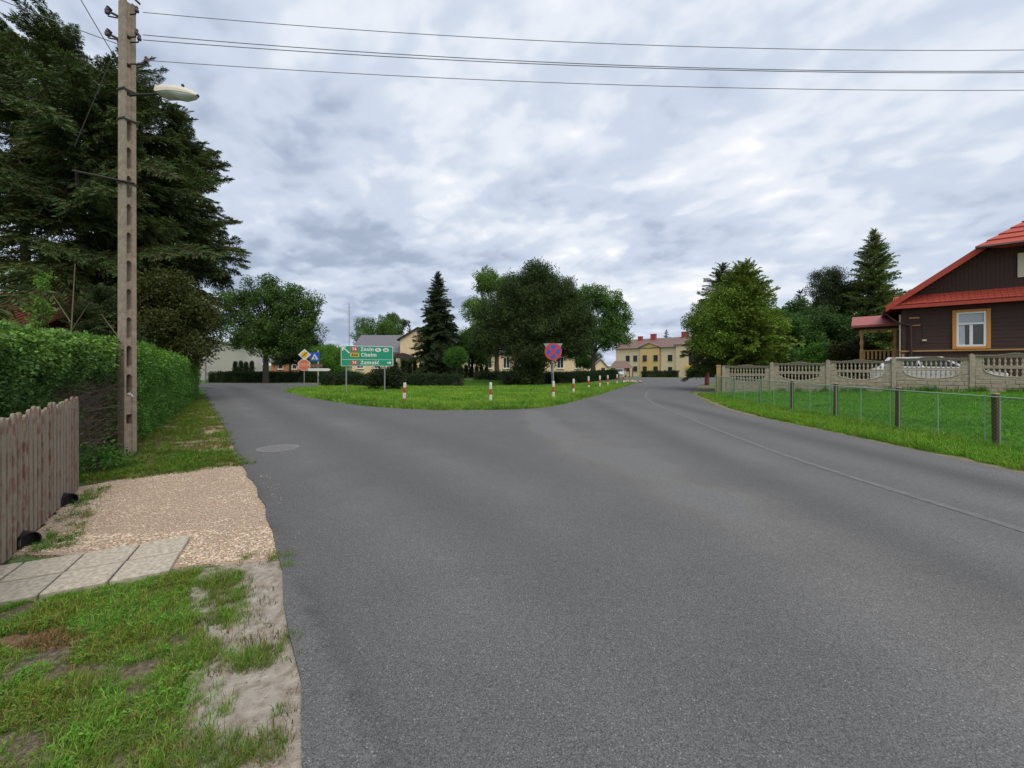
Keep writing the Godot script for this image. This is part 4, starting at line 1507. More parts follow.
	var over := 0.62
	var front := 0.58
	var xr := W / 2
	var ridge := ey + rise * xr
	var cut := 7.0
	var xc := (cut - ey) / rise
	var back := 1.6
	var rf := MB.new()
	var e0 := ey - rise * over
	for s in [0, 1]:
		var fx := func(v: float) -> float: return v if s == 0 else W - v
		var th := 0.18
		var p := [Vector3(fx.call(-over), e0, front), Vector3(fx.call(xc), cut, front), Vector3(fx.call(xr), ridge, front - back), Vector3(fx.call(xr), ridge, -L - 0.5), Vector3(fx.call(-over), e0, -L - 0.5)]
		var u := Vector3(0, th, 0)
		var up := Vector3(-0.58 if s == 0 else 0.58, 0.81, 0)
		rf.trio(p[0] + u, p[1] + u, p[4] + u, up)
		rf.trio(p[1] + u, p[3] + u, p[4] + u, up)
		rf.trio(p[1] + u, p[2] + u, p[3] + u, up)
		rf.trio(p[0], p[1], p[4], -up)
		rf.trio(p[1], p[3], p[4], -up)
		rf.trio(p[1], p[2], p[3], -up)
		rf.quado(p[0], p[4], p[4] + u, p[0] + u, Vector3(-1 if s == 0 else 1, 0, 0))
		rf.quado(p[0], p[1], p[1] + u, p[0] + u, Vector3(0, 0, 1))
	var ro := part(t, "roof", rf.done(M.red_tile))
	for s in [0, 1]:
		var a := Vector3(-over - 0.02 if s == 0 else W + over + 0.02, e0 - 0.04, front + 0.02)
		var c := Vector3(xc if s == 0 else W - xc, cut - 0.04, front + 0.02)
		var bb := MB.new()
		var hgt := Vector3(0, 0.31, 0)
		var th := Vector3(0, 0, 0.035)
		bb.quado(a + th, c + th, c + hgt + th, a + hgt + th, Vector3(0, 0, 1))
		bb.quado(a, c, c + th, a + th, Vector3.DOWN)
		bb.quado(a + hgt, c + hgt, c + hgt + th, a + hgt + th, Vector3.UP)
		bb.quado(a, a + hgt, a + hgt + th, a + th, Vector3(-1, 0, 0))
		part(ro, "bargeboard", bb.done(M.red_board))
		# soffit boards under the overhang
		var so := MB.new()
		so.quado(a + Vector3(0, 0.06, 0), c + Vector3(0, 0.06, 0), c + Vector3(0, 0.06, -front), a + Vector3(0, 0.06, -front), Vector3.DOWN)
		part(ro, "soffit", so.done(M.dark_timber))
	# half hip, laid in courses of metal tile
	var lo_a := Vector3(xc - 0.42, cut - 0.02, front + 0.3)
	var lo_b := Vector3(W - xc + 0.42, cut - 0.02, front + 0.3)
	var pk := Vector3(xr, ridge + 0.22, front - back)
	var hp := MB.new()
	hp.trio(lo_a, lo_b, pk, Vector3(0, 1, 1))
	hp.trio(lo_a, lo_b, Vector3(xr, cut - 0.02, front - back), Vector3.DOWN)
	var hip := part(ro, "half_hip", hp.done(M.red_tile))
	for k in 5:
		var f := k / 5.0
		var g := (k + 1.0) / 5.0
		var cr := MB.new()
		var up := Vector3(0, 0.05, 0.03)
		cr.quado(lo_a.lerp(pk, f) + up, lo_b.lerp(pk, f) + up, lo_b.lerp(pk, g) + Vector3(0, 0.008, 0), lo_a.lerp(pk, g) + Vector3(0, 0.008, 0), Vector3(0, 1, 1))
		cr.quado(lo_a.lerp(pk, f), lo_b.lerp(pk, f), lo_b.lerp(pk, f) + up, lo_a.lerp(pk, f) + up, Vector3(0, -0.2, 1))
		part(hip, "tile_course", cr.done(M.red_tile))
	rod(hip, "gutter", lo_a + Vector3(0, -0.03, 0.05), lo_b + Vector3(0, -0.03, 0.05), 0.06, M.gutter_brown)
	# gutter, downpipe and lamp on the wall
	rod(t, "gutter", Vector3(-over - 0.08, e0 + 0.06, 0.5), Vector3(-over - 0.08, e0 + 0.06, -L), 0.07, M.gutter_brown)
	var dp := MB.new()
	dp.tube([Vector3(-over - 0.08, e0, 0.05), Vector3(-0.2, 3.78, 0.1), Vector3(0.28, 3.62, 0.12), Vector3(0.31, 3.4, 0.12), Vector3(0.31, 0.5, 0.12)], [0.05, 0.05, 0.05, 0.05, 0.05], 8)
	part(t, "downpipe", dp.done(M.gutter_brown))
	block(t, "wall_lamp", Vector3(0.78, 2.83, 0.06), Vector3(0.17, 0.09, 0.12), M.pale_trim, 0.02)
	block(t, "name_board", Vector3(0.42, 3.98, 0.03), Vector3(0.38, 0.08, 0.04), M.honey_wood, 0.01)
	block(t, "name_board", Vector3(0.5, 3.6, 0.03), Vector3(0.3, 0.06, 0.04), M.honey_wood, 0.01)
	rod(t, "lamp_cable", Vector3(0.62, 4.2, 0.03), Vector3(0.78, 2.9, 0.03), 0.01, M.gutter_brown, 5)
	# porch on the long side: its roof runs out along -x
	var po := part(t, "porch", null, shift(0, 0, -3.2))
	var pb := MB.new()
	pb.bx(-0.85, 1.1, 0, 1.7, 1.6, 2.5, 0.02)
	po.mesh = pb.done(M.dark_timber)
	var prm := MB.new()
	prm.prism(PackedVector2Array([Vector2(-1.65, 3.75), Vector2(0, 4.38), Vector2(1.65, 3.75), Vector2(1.65, 3.87), Vector2(0, 4.5), Vector2(-1.65, 3.87)]), 0.0, 2.05, Transform3D(Basis(Vector3.UP, -PI / 2), Vector3.ZERO))
	part(po, "porch_roof", prm.done(M.porch_red))
	block(po, "porch_beam", Vector3(-1.6, 3.68, 0), Vector3(0.12, 0.14, 2.6), M.dark_timber)
	block(po, "porch_beam", Vector3(-0.85, 3.70, 1.2), Vector3(1.6, 0.14, 0.12), M.dark_timber)
	for z in [-1.15, 1.15]:
		for xx in [-1.6, -0.2]:
			var cp := MB.new()
			cp.lathe([Vector2(0.10, 1.9), Vector2(0.10, 2.45), Vector2(0.06, 2.55), Vector2(0.105, 2.85), Vector2(0.06, 3.1), Vector2(0.10, 3.3), Vector2(0.10, 3.62)], 8, shift(xx, 0, z))
			part(po, "porch_post", cp.done(M.honey_wood))
	for k in 4:
		var sc := MB.new()
		var pts := PackedVector2Array()
		for j in 9:
			pts.append(Vector2(-0.2 + 0.05 * j, -0.20 * sin(PI * j / 8.0)))
		pts.append(Vector2(0.2, 0.03))
		pts.append(Vector2(-0.2, 0.03))
		sc.prism(pts, -0.015, 0.015, shift(-1.5 + 0.42 * k, 3.60, 1.22))
		part(po, "fretwork", sc.done(M.honey_wood))
	for k in 9:
		block(po, "baluster", Vector3(-1.5 + 0.17 * k, 2.16, 1.2), Vector3(0.09, 0.48, 0.03), M.honey_wood)
	block(po, "handrail", Vector3(-0.85, 2.42, 1.2), Vector3(1.6, 0.06, 0.07), M.honey_wood)


# a small saloon car, its nose towards +x
func car(label: String, x: float, d: float, turn: float, paint: Material, group: String) -> void:
	var t := thing("parked_car", label, "car", on_land(x, d), turn, group)
	var low := PackedVector2Array([Vector2(-2.0, 0.30), Vector2(2.02, 0.28), Vector2(2.08, 0.55), Vector2(1.95, 0.74), Vector2(1.05, 0.92), Vector2(-1.75, 0.98), Vector2(-2.05, 0.85), Vector2(-2.08, 0.5)])
	var b := MB.new()
	b.prism(low, -0.80, 0.80)
	for s in [-1.0, 1.0]:
		b.prism(PackedVector2Array([Vector2(-1.95, 0.36), Vector2(1.95, 0.34), Vector2(1.98, 0.56), Vector2(1.0, 0.84), Vector2(-1.9, 0.86)]), s * 0.80, s * 0.85)
	part(t, "body", b.done(paint))
	var cab := MB.new()
	var lo := [Vector3(1.05, 0.9, 0.74), Vector3(-1.8, 0.95, 0.74), Vector3(-1.8, 0.95, -0.74), Vector3(1.05, 0.9, -0.74)]
	var hi := [Vector3(0.25, 1.42, 0.60), Vector3(-1.45, 1.40, 0.60), Vector3(-1.45, 1.40, -0.60), Vector3(0.25, 1.42, -0.60)]
	var mid := Vector3(-0.4, 1.1, 0)
	for k in 4:
		var l := (k + 1) % 4
		cab.quado(lo[k], hi[k], hi[l], lo[l], (lo[k] + hi[l]) * 0.5 - mid)
	cab.quado(hi[0], hi[1], hi[2], hi[3], Vector3.UP)
	part(t, "cabin", cab.done(paint))
	var inset := func(k: int, f0: float, f1: float) -> void:
		var l := (k + 1) % 4
		var o: Vector3 = ((lo[k] + hi[k] + lo[l] + hi[l]) * 0.25 - mid)
		var nr: Vector3 = (hi[k] - lo[k]).cross(lo[l] - lo[k]).normalized()
		if nr.dot(o) < 0:
			nr = -nr
		var w := MB.new()
		var a: Vector3 = lo[k].lerp(lo[l], f0)
		var c: Vector3 = lo[k].lerp(lo[l], f1)
		var a2: Vector3 = hi[k].lerp(hi[l], f0)
		var c2: Vector3 = hi[k].lerp(hi[l], f1)
		w.quado(a.lerp(a2, 0.12) + nr * 0.006, a.lerp(a2, 0.88) + nr * 0.006, c.lerp(c2, 0.88) + nr * 0.006, c.lerp(c2, 0.12) + nr * 0.006, nr)
		part(t, "window", w.done(M.car_glass))
	inset.call(0, 0.06, 0.46)
	inset.call(0, 0.50, 0.93)
	inset.call(1, 0.07, 0.93)
	inset.call(2, 0.07, 0.50)
	inset.call(2, 0.54, 0.94)
	inset.call(3, 0.06, 0.94)
	for p in [[1.3, 0.76], [-1.25, 0.76], [1.3, -0.76], [-1.25, -0.76]]:
		var s := signf(p[1])
		var wh := part(t, "wheel", null, Transform3D(Basis(), Vector3(p[0], 0.31, p[1])))
		var ty := MB.new()
		ty.lathe([Vector2(0.19, -0.09), Vector2(0.29, -0.09), Vector2(0.31, -0.05), Vector2(0.31, 0.05), Vector2(0.29, 0.09), Vector2(0.19, 0.09)], 20, Transform3D(Basis(Vector3.RIGHT, PI / 2), Vector3.ZERO))
		wh.mesh = ty.done(M.rubber)
		part(wh, "rim", disc(0.195, 0.15, 16, M.galvanised), shift(0, 0, s * 0.012))
	for s in [-1.0, 1.0]:
		block(t, "headlight", Vector3(2.0, 0.66, s * 0.6), Vector3(0.12, 0.14, 0.32), M.lamp_glass, 0.03)
		block(t, "tail_light", Vector3(-2.06, 0.75, s * 0.66), Vector3(0.06, 0.24, 0.18), M.sign_red, 0.02)
		block(t, "mirror", Vector3(0.75, 1.0, s * 0.9), Vector3(0.1, 0.12, 0.16), paint, 0.03)


func road_wear() -> ImageTexture:
	# pale dust, polished wheel paths and darker patches of binder, 60 m x 60 m
	var n := 900
	var data := PackedByteArray()
	data.resize(n * n * 3)
	var big := noise(3, 0.16, FastNoiseLite.TYPE_SIMPLEX_SMOOTH, 4)
	var mid := noise(8, 0.9, FastNoiseLite.TYPE_SIMPLEX_SMOOTH, 3)
	var dust_line := [Vector2(0.7, 13.4), Vector2(0.9, 9.9), Vector2(1.6, 7.0), Vector2(2.35, 4.7), Vector2(2.9, 2.0)]
	for j in n:
		for i in n:
			var x := (i + 0.5) / n * 60.0 - 30.0
			var d := (j + 0.5) / n * 60.0 - 10.0
			var a := big.get_noise_2d(x, d)
			var b := mid.get_noise_2d(x, d)
			var k := 0.90 + 0.035 * a + 0.025 * b
			var r := k
			var g := k
			var bl := k
			# wheel paths of the main road, worn smooth and paler
			if d > -10.0 and d < 18.0:
				for lane in [[2.2, 0.5, 0.05], [3.4, 0.35, -0.06], [4.2, 0.4, 0.05], [5.5, 0.35, 0.05], [6.35, 0.35, -0.10], [7.1, 0.3, 0.04]]:
					k = exp(-pow((x - lane[0]) / lane[1], 2.0)) * lane[2] * (1.0 + 0.6 * a)
					r += k
					g += k
					bl += k
			# the side road's surface is a little greyer, its edge oiled dark
			var off := (x + 2.1) * 0.782 + (d - 3.56) * 0.623
			if d < 30.0:
				for lane in [[0.9, 0.3, 0.05], [1.7, 0.35, -0.05], [2.6, 0.35, 0.05], [3.6, 0.4, -0.05]]:
					k = exp(-pow((off - lane[0]) / lane[1], 2.0)) * lane[2] * (1.0 + 0.8 * a + 0.5 * b) * smoothstep(-3.0, 3.0, d) * (1.0 - smoothstep(-1.5, 1.5, x))
					r += k
					g += k
					bl += k
			if off > 0.0 and off < 0.5 and d < 14.0:
				var e := exp(-off / 0.12) * (0.09 + 0.15 * b)
				r -= e
				g -= e
				bl -= e
			for s in dust_line.size() - 1:
				var p: Vector2 = dust_line[s]
				var q: Vector2 = dust_line[s + 1]
				if d > q.y - 1.5 and d < p.y + 1.5 and absf(x - p.x) < 3.0:
					var c := Geometry2D.get_closest_point_to_segment(Vector2(x, d), p, q)
					var w := c.distance_to(Vector2(x, d))
					var e := exp(-pow(w / (0.30 + 0.30 * smoothstep(14.0, 4.0, d)), 2.0)) * clampf(0.20 + 0.10 * b + 0.05 * a, 0.0, 0.4) * (1.0 - 0.7 * smoothstep(11.0, 4.0, d))
					r += e * 1.15
					g += e
					bl += e * 0.72
			var o := (j * n + i) * 3
			data[o] = int(clampf(r, 0, 1) * 255.0)
			data[o + 1] = int(clampf(g, 0, 1) * 255.0)
			data[o + 2] = int(clampf(bl, 0, 1) * 255.0)
	return ImageTexture.create_from_image(Image.create_from_data(n, n, false, Image.FORMAT_RGB8, data))


func aggregate() -> ImageTexture:
	# crushed stone in bitumen: mostly dark grains a few millimetres wide, some pale chips
	var n := 1024
	rng.seed = 2024
	var val := PackedFloat32Array()
	val.resize(n * n)
	val.fill(0.118)
	for k in 190000:
		var x := rng.randi() % n
		var y := rng.randi() % n
		var q := rng.randf()
		var v := 0.055 + 0.05 * rng.randf() if q < 0.36 else (0.13 + 0.05 * rng.randf() if q < 0.80 else (0.18 + 0.06 * rng.randf() if q < 0.985 else 0.28 + 0.14 * rng.randf()))
		var s := 2 + rng.randi() % 3
		for j in s:
			for i in s:
				if (i == 0 or i == s - 1) and (j == 0 or j == s - 1) and s > 2:
					continue
				val[((y + j) % n) * n + (x + i) % n] = v
	var data := PackedByteArray()
	data.resize(n * n * 3)
	for k in n * n:
		var c := Color(val[k], val[k] * 0.993, val[k] * 1.0).linear_to_srgb()
		data[k * 3] = int(c.r * 255.0)
		data[k * 3 + 1] = int(c.g * 255.0)
		data[k * 3 + 2] = int(c.b * 255.0)
	return ImageTexture.create_from_image(Image.create_from_data(n, n, false, Image.FORMAT_RGB8, data))


func make_materials() -> void:
	leaf_mat = StandardMaterial3D.new()
	leaf_mat.resource_name = "leaf"
	leaf_mat.vertex_color_use_as_albedo = true
	leaf_mat.roughness = 0.62
	leaf_mat.metallic_specular = 0.35
	leaf_mat.backlight_enabled = true
	leaf_mat.backlight = Color(0.70, 0.76, 0.5)
	leaf_mat.cull_mode = BaseMaterial3D.CULL_DISABLED
	M.leaf = leaf_mat
	mat("vertex", Color.WHITE, 0.85, {"vertex": true})
	mottle("bark", lin(0.085, 0.065, 0.05), 0.5, 0.9, 0.8, 0.03, {"bump": 1.2, "stretch": Vector3(1, 0.3, 1)})
	mottle("pole_concrete", lin(0.30, 0.24, 0.18), 0.32, 0.85, 1.3, 0.02, {"bump": 0.35, "bump_freq": 0.08})
	mottle("fence_concrete", lin(0.41, 0.35, 0.255), 0.35, 0.88, 1.6, 0.02, {"bump": 0.4, "bump_freq": 0.06})
	mottle("slab_a", lin(0.42, 0.375, 0.30), 0.38, 0.85, 0.7, 0.03, {"bump": 0.15, "bump_freq": 0.09})
	mottle("slab_b", lin(0.36, 0.325, 0.265), 0.38, 0.85, 0.8, 0.03, {"bump": 0.15, "bump_freq": 0.09})
	mat("black_iron", lin(0.03, 0.028, 0.027), 0.6, {"metal": 0.4})
	mat("porcelain", lin(0.07, 0.035, 0.05), 0.25)
	mat("cable", lin(0.17, 0.17, 0.19), 0.6)
	mat("lamp_cream", lin(0.60, 0.55, 0.44), 0.45)
	mat("lamp_glass", lin(0.66, 0.66, 0.68), 0.2)
	mat("galvanised", lin(0.32, 0.33, 0.34), 0.5, {"metal": 0.5})
	mat("pale_post", lin(0.5, 0.48, 0.44), 0.6)
	mottle("bollard_white", lin(0.66, 0.64, 0.58), 0.14, 0.7, 0.5, 0.03)
	mottle("bollard_red", lin(0.46, 0.06, 0.03), 0.25, 0.7, 0.5, 0.03)
	mat("sign_white", lin(0.72, 0.73, 0.70), 0.4)
	mat("sign_green", lin(0.010, 0.27, 0.15), 0.35)
	mat("sign_red", lin(0.55, 0.05, 0.035), 0.4)
	mat("sign_yellow", lin(0.72, 0.42, 0.03), 0.4)
	mat("sign_blue", lin(0.02, 0.10, 0.48), 0.4)
	mat("sign_black", lin(0.025, 0.025, 0.025), 0.5)
	mottle("sign_faded", lin(0.62, 0.16, 0.08), 0.15, 0.55, 0.6)
	mat("sign_pale", lin(0.74, 0.42, 0.3), 0.5)
	mat("plum_board", lin(0.20, 0.10, 0.10), 0.6)
	# pickets: grey weathered wood under what is left of a red paint
	var wood := lin(0.235, 0.20, 0.155)
	var dirt := lin(0.115, 0.085, 0.065)
	var paint := lin(0.15, 0.068, 0.045)
	for k in 3:
		var key: String = ["picket_a", "picket_b", "picket_c"][k]
		var share: float = [0.62, 0.72, 0.54][k]
		mat(key, wood, 0.88, {"stops": [[0.0, dirt], [0.25, wood], [share - 0.08, wood * 1.15], [share + 0.06, paint * 1.15], [1.0, paint * 0.8]], "tile": 0.75, "freq": 0.018, "octaves": 6, "stretch": Vector3(1.6, 0.42, 1.6), "bump": 0.25, "bump_freq": 0.05})
	mottle("old_wood", lin(0.14, 0.11, 0.085), 0.4, 0.9, 0.5, 0.03)
	mat("black_plastic", lin(0.012, 0.012, 0.013), 0.45)
	mottle("brown_post", lin(0.10, 0.045, 0.027), 0.45, 0.85, 0.5, 0.03)
	mottle("post_cap", lin(0.36, 0.24, 0.2), 0.3, 0.85, 0.3, 0.04)
	mat("green_post", lin(0.075, 0.12, 0.075), 0.6)
	mat("green_steel", lin(0.26, 0.40, 0.27), 0.55)
	mat("green_wire", lin(0.10, 0.24, 0.12), 0.55)
	mottle("rust_red", lin(0.17, 0.04, 0.024), 0.25, 0.75, 0.8)
	mottle("yellow_post", lin(0.52, 0.36, 0.15), 0.18, 0.8, 0.8)
	mottle("cream_wall", lin(0.77, 0.62, 0.40), 0.08, 0.9, 6.0)
	mottle("ochre_wall", lin(0.74, 0.50, 0.21), 0.08, 0.9, 6.0)
	mottle("yellow_wall", lin(0.76, 0.60, 0.36), 0.09, 0.9, 6.0)
	mottle("white_wall", lin(0.80, 0.74, 0.64), 0.09, 0.9, 7.0)
	mottle("orange_wall", lin(0.40, 0.17, 0.085), 0.2, 0.9, 3.0)
	mat("bright_yellow", lin(0.66, 0.46, 0.04), 0.6)
	mottle("roof_brown", lin(0.17, 0.105, 0.085), 0.18, 0.7, 3.0)
	mottle("roof_grey", lin(0.14, 0.135, 0.16), 0.18, 0.7, 3.0)
	mottle("roof_dark", lin(0.045, 0.035, 0.035), 0.25, 0.75, 3.0)
	mottle("roof_pale", lin(0.40, 0.41, 0.42), 0.15, 0.7, 3.0)
	mottle("roof_lilac", lin(0.26, 0.21, 0.22), 0.2, 0.7, 3.0)
	mottle("red_brick", lin(0.36, 0.07, 0.045), 0.2, 0.85, 1.5)
	mottle("red_metal", lin(0.27, 0.065, 0.05), 0.2, 0.5, 2.0)
	mat("dark_frame", lin(0.045, 0.03, 0.025), 0.55)
	mat("white_frame", lin(0.84, 0.83, 0.80), 0.45)
	mottle("mossy_concrete", lin(0.21, 0.18, 0.125), 0.5, 0.92, 0.5, 0.03)
	mat("far_glass", lin(0.03, 0.035, 0.045), 0.08)
	mottle("dark_timber", lin(0.060, 0.026, 0.017), 0.3, 0.7, 1.2, 0.02, {"stretch": Vector3(0.5, 3.0, 0.5)})
	mottle("honey_wood", lin(0.48, 0.26, 0.085), 0.2, 0.65, 0.8)
	mottle("orange_wood", lin(0.66, 0.27, 0.05), 0.15, 0.6, 0.8)
	mat("pale_trim", lin(0.66, 0.58, 0.42), 0.6)
	mottle("red_tile", lin(0.39, 0.058, 0.033), 0.22, 0.65, 1.2)
	mottle("red_board", lin(0.43, 0.056, 0.029), 0.2, 0.65, 1.5)
	mottle("porch_red", lin(0.30, 0.075, 0.065), 0.16, 0.55, 1.5)
	mat("gutter_brown", lin(0.06, 0.03, 0.024), 0.5)
	mat("room_plaster", lin(0.42, 0.38, 0.3), 0.9)
	mat("curtain", lin(0.68, 0.70, 0.74), 0.9)
	var g := mat("window_glass", Color(0.9, 0.93, 0.95), 0.04)
	g.transparency = BaseMaterial3D.TRANSPARENCY_ALPHA
	g.albedo_color.a = 0.04
	g.metallic_specular = 0.35
	mat("car_glass", lin(0.015, 0.018, 0.02), 0.06)
	mat("car_white", lin(0.72, 0.73, 0.75), 0.25)
	mat("car_silver", lin(0.55, 0.56, 0.58), 0.3, {"metal": 0.3})
	mat("rubber", lin(0.02, 0.02, 0.02), 0.85)
	mat("white_paint", lin(0.75, 0.75, 0.74), 0.7)
	# ground
	mat("grass_soil", lin(0.06, 0.09, 0.03), 0.95, {"stops": [[0.0, lin(0.045, 0.05, 0.022)], [0.35, lin(0.065, 0.115, 0.028)], [0.6, lin(0.095, 0.165, 0.04)], [0.8, lin(0.13, 0.14, 0.065)], [1.0, lin(0.2, 0.16, 0.11)]], "tile": 2.6, "freq": 0.05, "octaves": 6, "size": 1024, "bump": 3.0, "bump_freq": 0.05})
	mat("sand", lin(0.26, 0.22, 0.18), 0.95, {"stops": [[0.0, lin(0.17, 0.135, 0.10)], [0.4, lin(0.27, 0.235, 0.195)], [0.75, lin(0.33, 0.295, 0.25)], [1.0, lin(0.40, 0.37, 0.32)]], "tile": 0.7, "freq": 0.014, "octaves": 6, "bump": 0.6, "bump_freq": 0.08})
	mat("dry_soil", lin(0.2, 0.16, 0.11), 0.95, {"stops": [[0.0, lin(0.09, 0.085, 0.04)], [0.45, lin(0.16, 0.135, 0.075)], [1.0, lin(0.27, 0.21, 0.145)]], "tile": 2.2, "freq": 0.012, "octaves": 6, "bump": 2.0, "bump_freq": 0.04})
	mat("gravel_bed", lin(0.4, 0.3, 0.22), 0.95, {"stops": [[0.0, lin(0.20, 0.14, 0.095)], [0.4, lin(0.40, 0.295, 0.215)], [0.75, lin(0.50, 0.385, 0.29)], [1.0, lin(0.58, 0.47, 0.37)]], "tile": 0.7, "freq": 0.045, "octaves": 4, "bump": 1.8, "bump_freq": 0.06})
	mat("sand_brown", lin(0.3, 0.23, 0.16), 0.95, {"stops": [[0.0, lin(0.17, 0.125, 0.075)], [0.45, lin(0.28, 0.215, 0.145)], [1.0, lin(0.40, 0.32, 0.235)]], "tile": 1.1, "freq": 0.02, "octaves": 6, "bump": 0.6, "bump_freq": 0.08})
	mat("near_soil", lin(0.1, 0.08, 0.05), 0.95, {"stops": [[0.0, lin(0.05, 0.042, 0.025)], [0.4, lin(0.10, 0.085, 0.05)], [0.7, lin(0.16, 0.13, 0.085)], [1.0, lin(0.25, 0.21, 0.16)]], "tile": 0.6, "freq": 0.03, "octaves": 6, "bump": 1.5, "bump_freq": 0.06})
	mat("rusty_litter", lin(0.16, 0.09, 0.05), 0.95, {"stops": [[0.0, lin(0.09, 0.055, 0.03)], [0.5, lin(0.17, 0.095, 0.055)], [1.0, lin(0.25, 0.17, 0.10)]], "tile": 0.5, "freq": 0.03, "octaves": 5, "bump": 1.0})
	mat("pale_path", lin(0.42, 0.40, 0.36), 0.9, {"stops": [[0.0, lin(0.3, 0.28, 0.25)], [1.0, lin(0.5, 0.48, 0.44)]], "tile": 2.0})
	mat("worn_line", lin(0.2, 0.2, 0.2), 0.8, {"stops": [[0.0, lin(0.10, 0.10, 0.101)], [0.5, lin(0.118, 0.118, 0.119)], [0.75, lin(0.14, 0.14, 0.142)], [1.0, lin(0.19, 0.19, 0.193)]], "tile": 1.4, "freq": 0.02, "octaves": 6})
	mottle("iron_cover", lin(0.17, 0.165, 0.165), 0.3, 0.6, 0.4, 0.04)
	var road := mat("asphalt", lin(0.1, 0.1, 0.1), 0.82, {"stops": [[0.0, lin(0.035, 0.035, 0.036)], [0.34, lin(0.10, 0.099, 0.10)], [0.52, lin(0.142, 0.14, 0.141)], [0.68, lin(0.185, 0.182, 0.182)], [0.84, lin(0.31, 0.305, 0.30)], [1.0, lin(0.52, 0.51, 0.49)]], "tile": 1.9, "freq": 0.19, "size": 1024, "octaves": 3})
	road.metallic_specular = 0.4
	road.albedo_texture = aggregate()
	road.uv1_scale = Vector3.ONE / 1.63
	road.detail_enabled = true
	road.detail_blend_mode = BaseMaterial3D.BLEND_MODE_MUL
	road.detail_uv_layer = BaseMaterial3D.DETAIL_UV_2
	road.detail_albedo = road_wear()


func v2(a: Array) -> Array:
	var o := []
	for p in a:
		o.append(Vector2(p[0], p[1]))
	return o


func _ready() -> void:
	# ------------------------------------------------ camera, sky, sun, exposure
	var cam := Camera3D.new()
	cam.name = "camera"
	cam.projection = Camera3D.PROJECTION_FRUSTUM
	cam.near = 0.1
	cam.far = 2000.0
	cam.size = 0.1 * 768.0 / 400.0
	cam.frustum_offset = Vector2(0, -0.1 * 19.0 / 400.0)
	cam.position = Vector3(0, 1.6, 0)
	cam.current = true
	add_child(cam)
	var env := Environment.new()
	env.background_mode = Environment.BG_SKY
	var sky := Sky.new()
	var pano := PanoramaSkyMaterial.new()
	pano.panorama = sky_image()
	sky.sky_material = pano
	env.sky = sky
	env.background_energy_multiplier = 0.9
	env.tonemap_mode = Environment.TONE_MAPPER_LINEAR
	env.tonemap_exposure = 1.5
	env.sdfgi_enabled = true
	env.ssao_enabled = true
	env.ssil_enabled = true
	var we := WorldEnvironment.new()
	we.name = "world_environment"
	we.environment = env
	add_child(we)
	var sun := DirectionalLight3D.new()
	sun.name = "overcast_sun"
	sun.light_energy = 0.5
	sun.light_angular_distance = 40.0
	sun.light_color = Color(1.0, 0.97, 0.92)
	sun.shadow_enabled = true
	sun.rotation = Vector3(deg_to_rad(-58), deg_to_rad(25), 0)
	add_child(sun)

	soft_noise.seed = 4
	soft_noise.frequency = 1.0
	soft_noise.fractal_octaves = 2
	make_materials()
	lay_ground()
	build_houses()
	street_things()
	plant_trees()
	plant_hedges()
	grow_grass()


var side_edge := [[3.2, -9.0], [2.6, -4.5], [1.3, -1.6], [0.15, 0.0], [-0.83, 1.59], [-1.29, 2.33], [-2.05, 3.5], [-3.3, 5.15], [-4.5, 6.6], [-7.1, 9.9], [-11.6, 15.4], [-16.4, 21.3], [-19.2, 25.0], [-23.5, 28.4], [-46.0, 31.0]]
var main_edge := [[7.45, -30.0], [7.42, 4.0], [7.45, 9.0], [7.42, 12.0], [7.65, 14.4], [8.2, 16.8], [8.85, 18.8], [9.6, 21.4], [10.9, 24.2], [14.6, 31.0], [18.0, 35.6], [24.0, 40.5], [45.0, 50.0]]
var lawn_edge := [[-13.6, 24.0], [-10.4, 20.0], [-7.24, 16.75], [-5.4, 15.2], [-4.0, 14.45], [-2.5, 13.95], [-0.4, 14.05], [0.8, 14.5], [1.7, 15.4], [3.0, 17.9], [4.8, 21.6], [7.2, 27.0], [11.0, 35.2]]


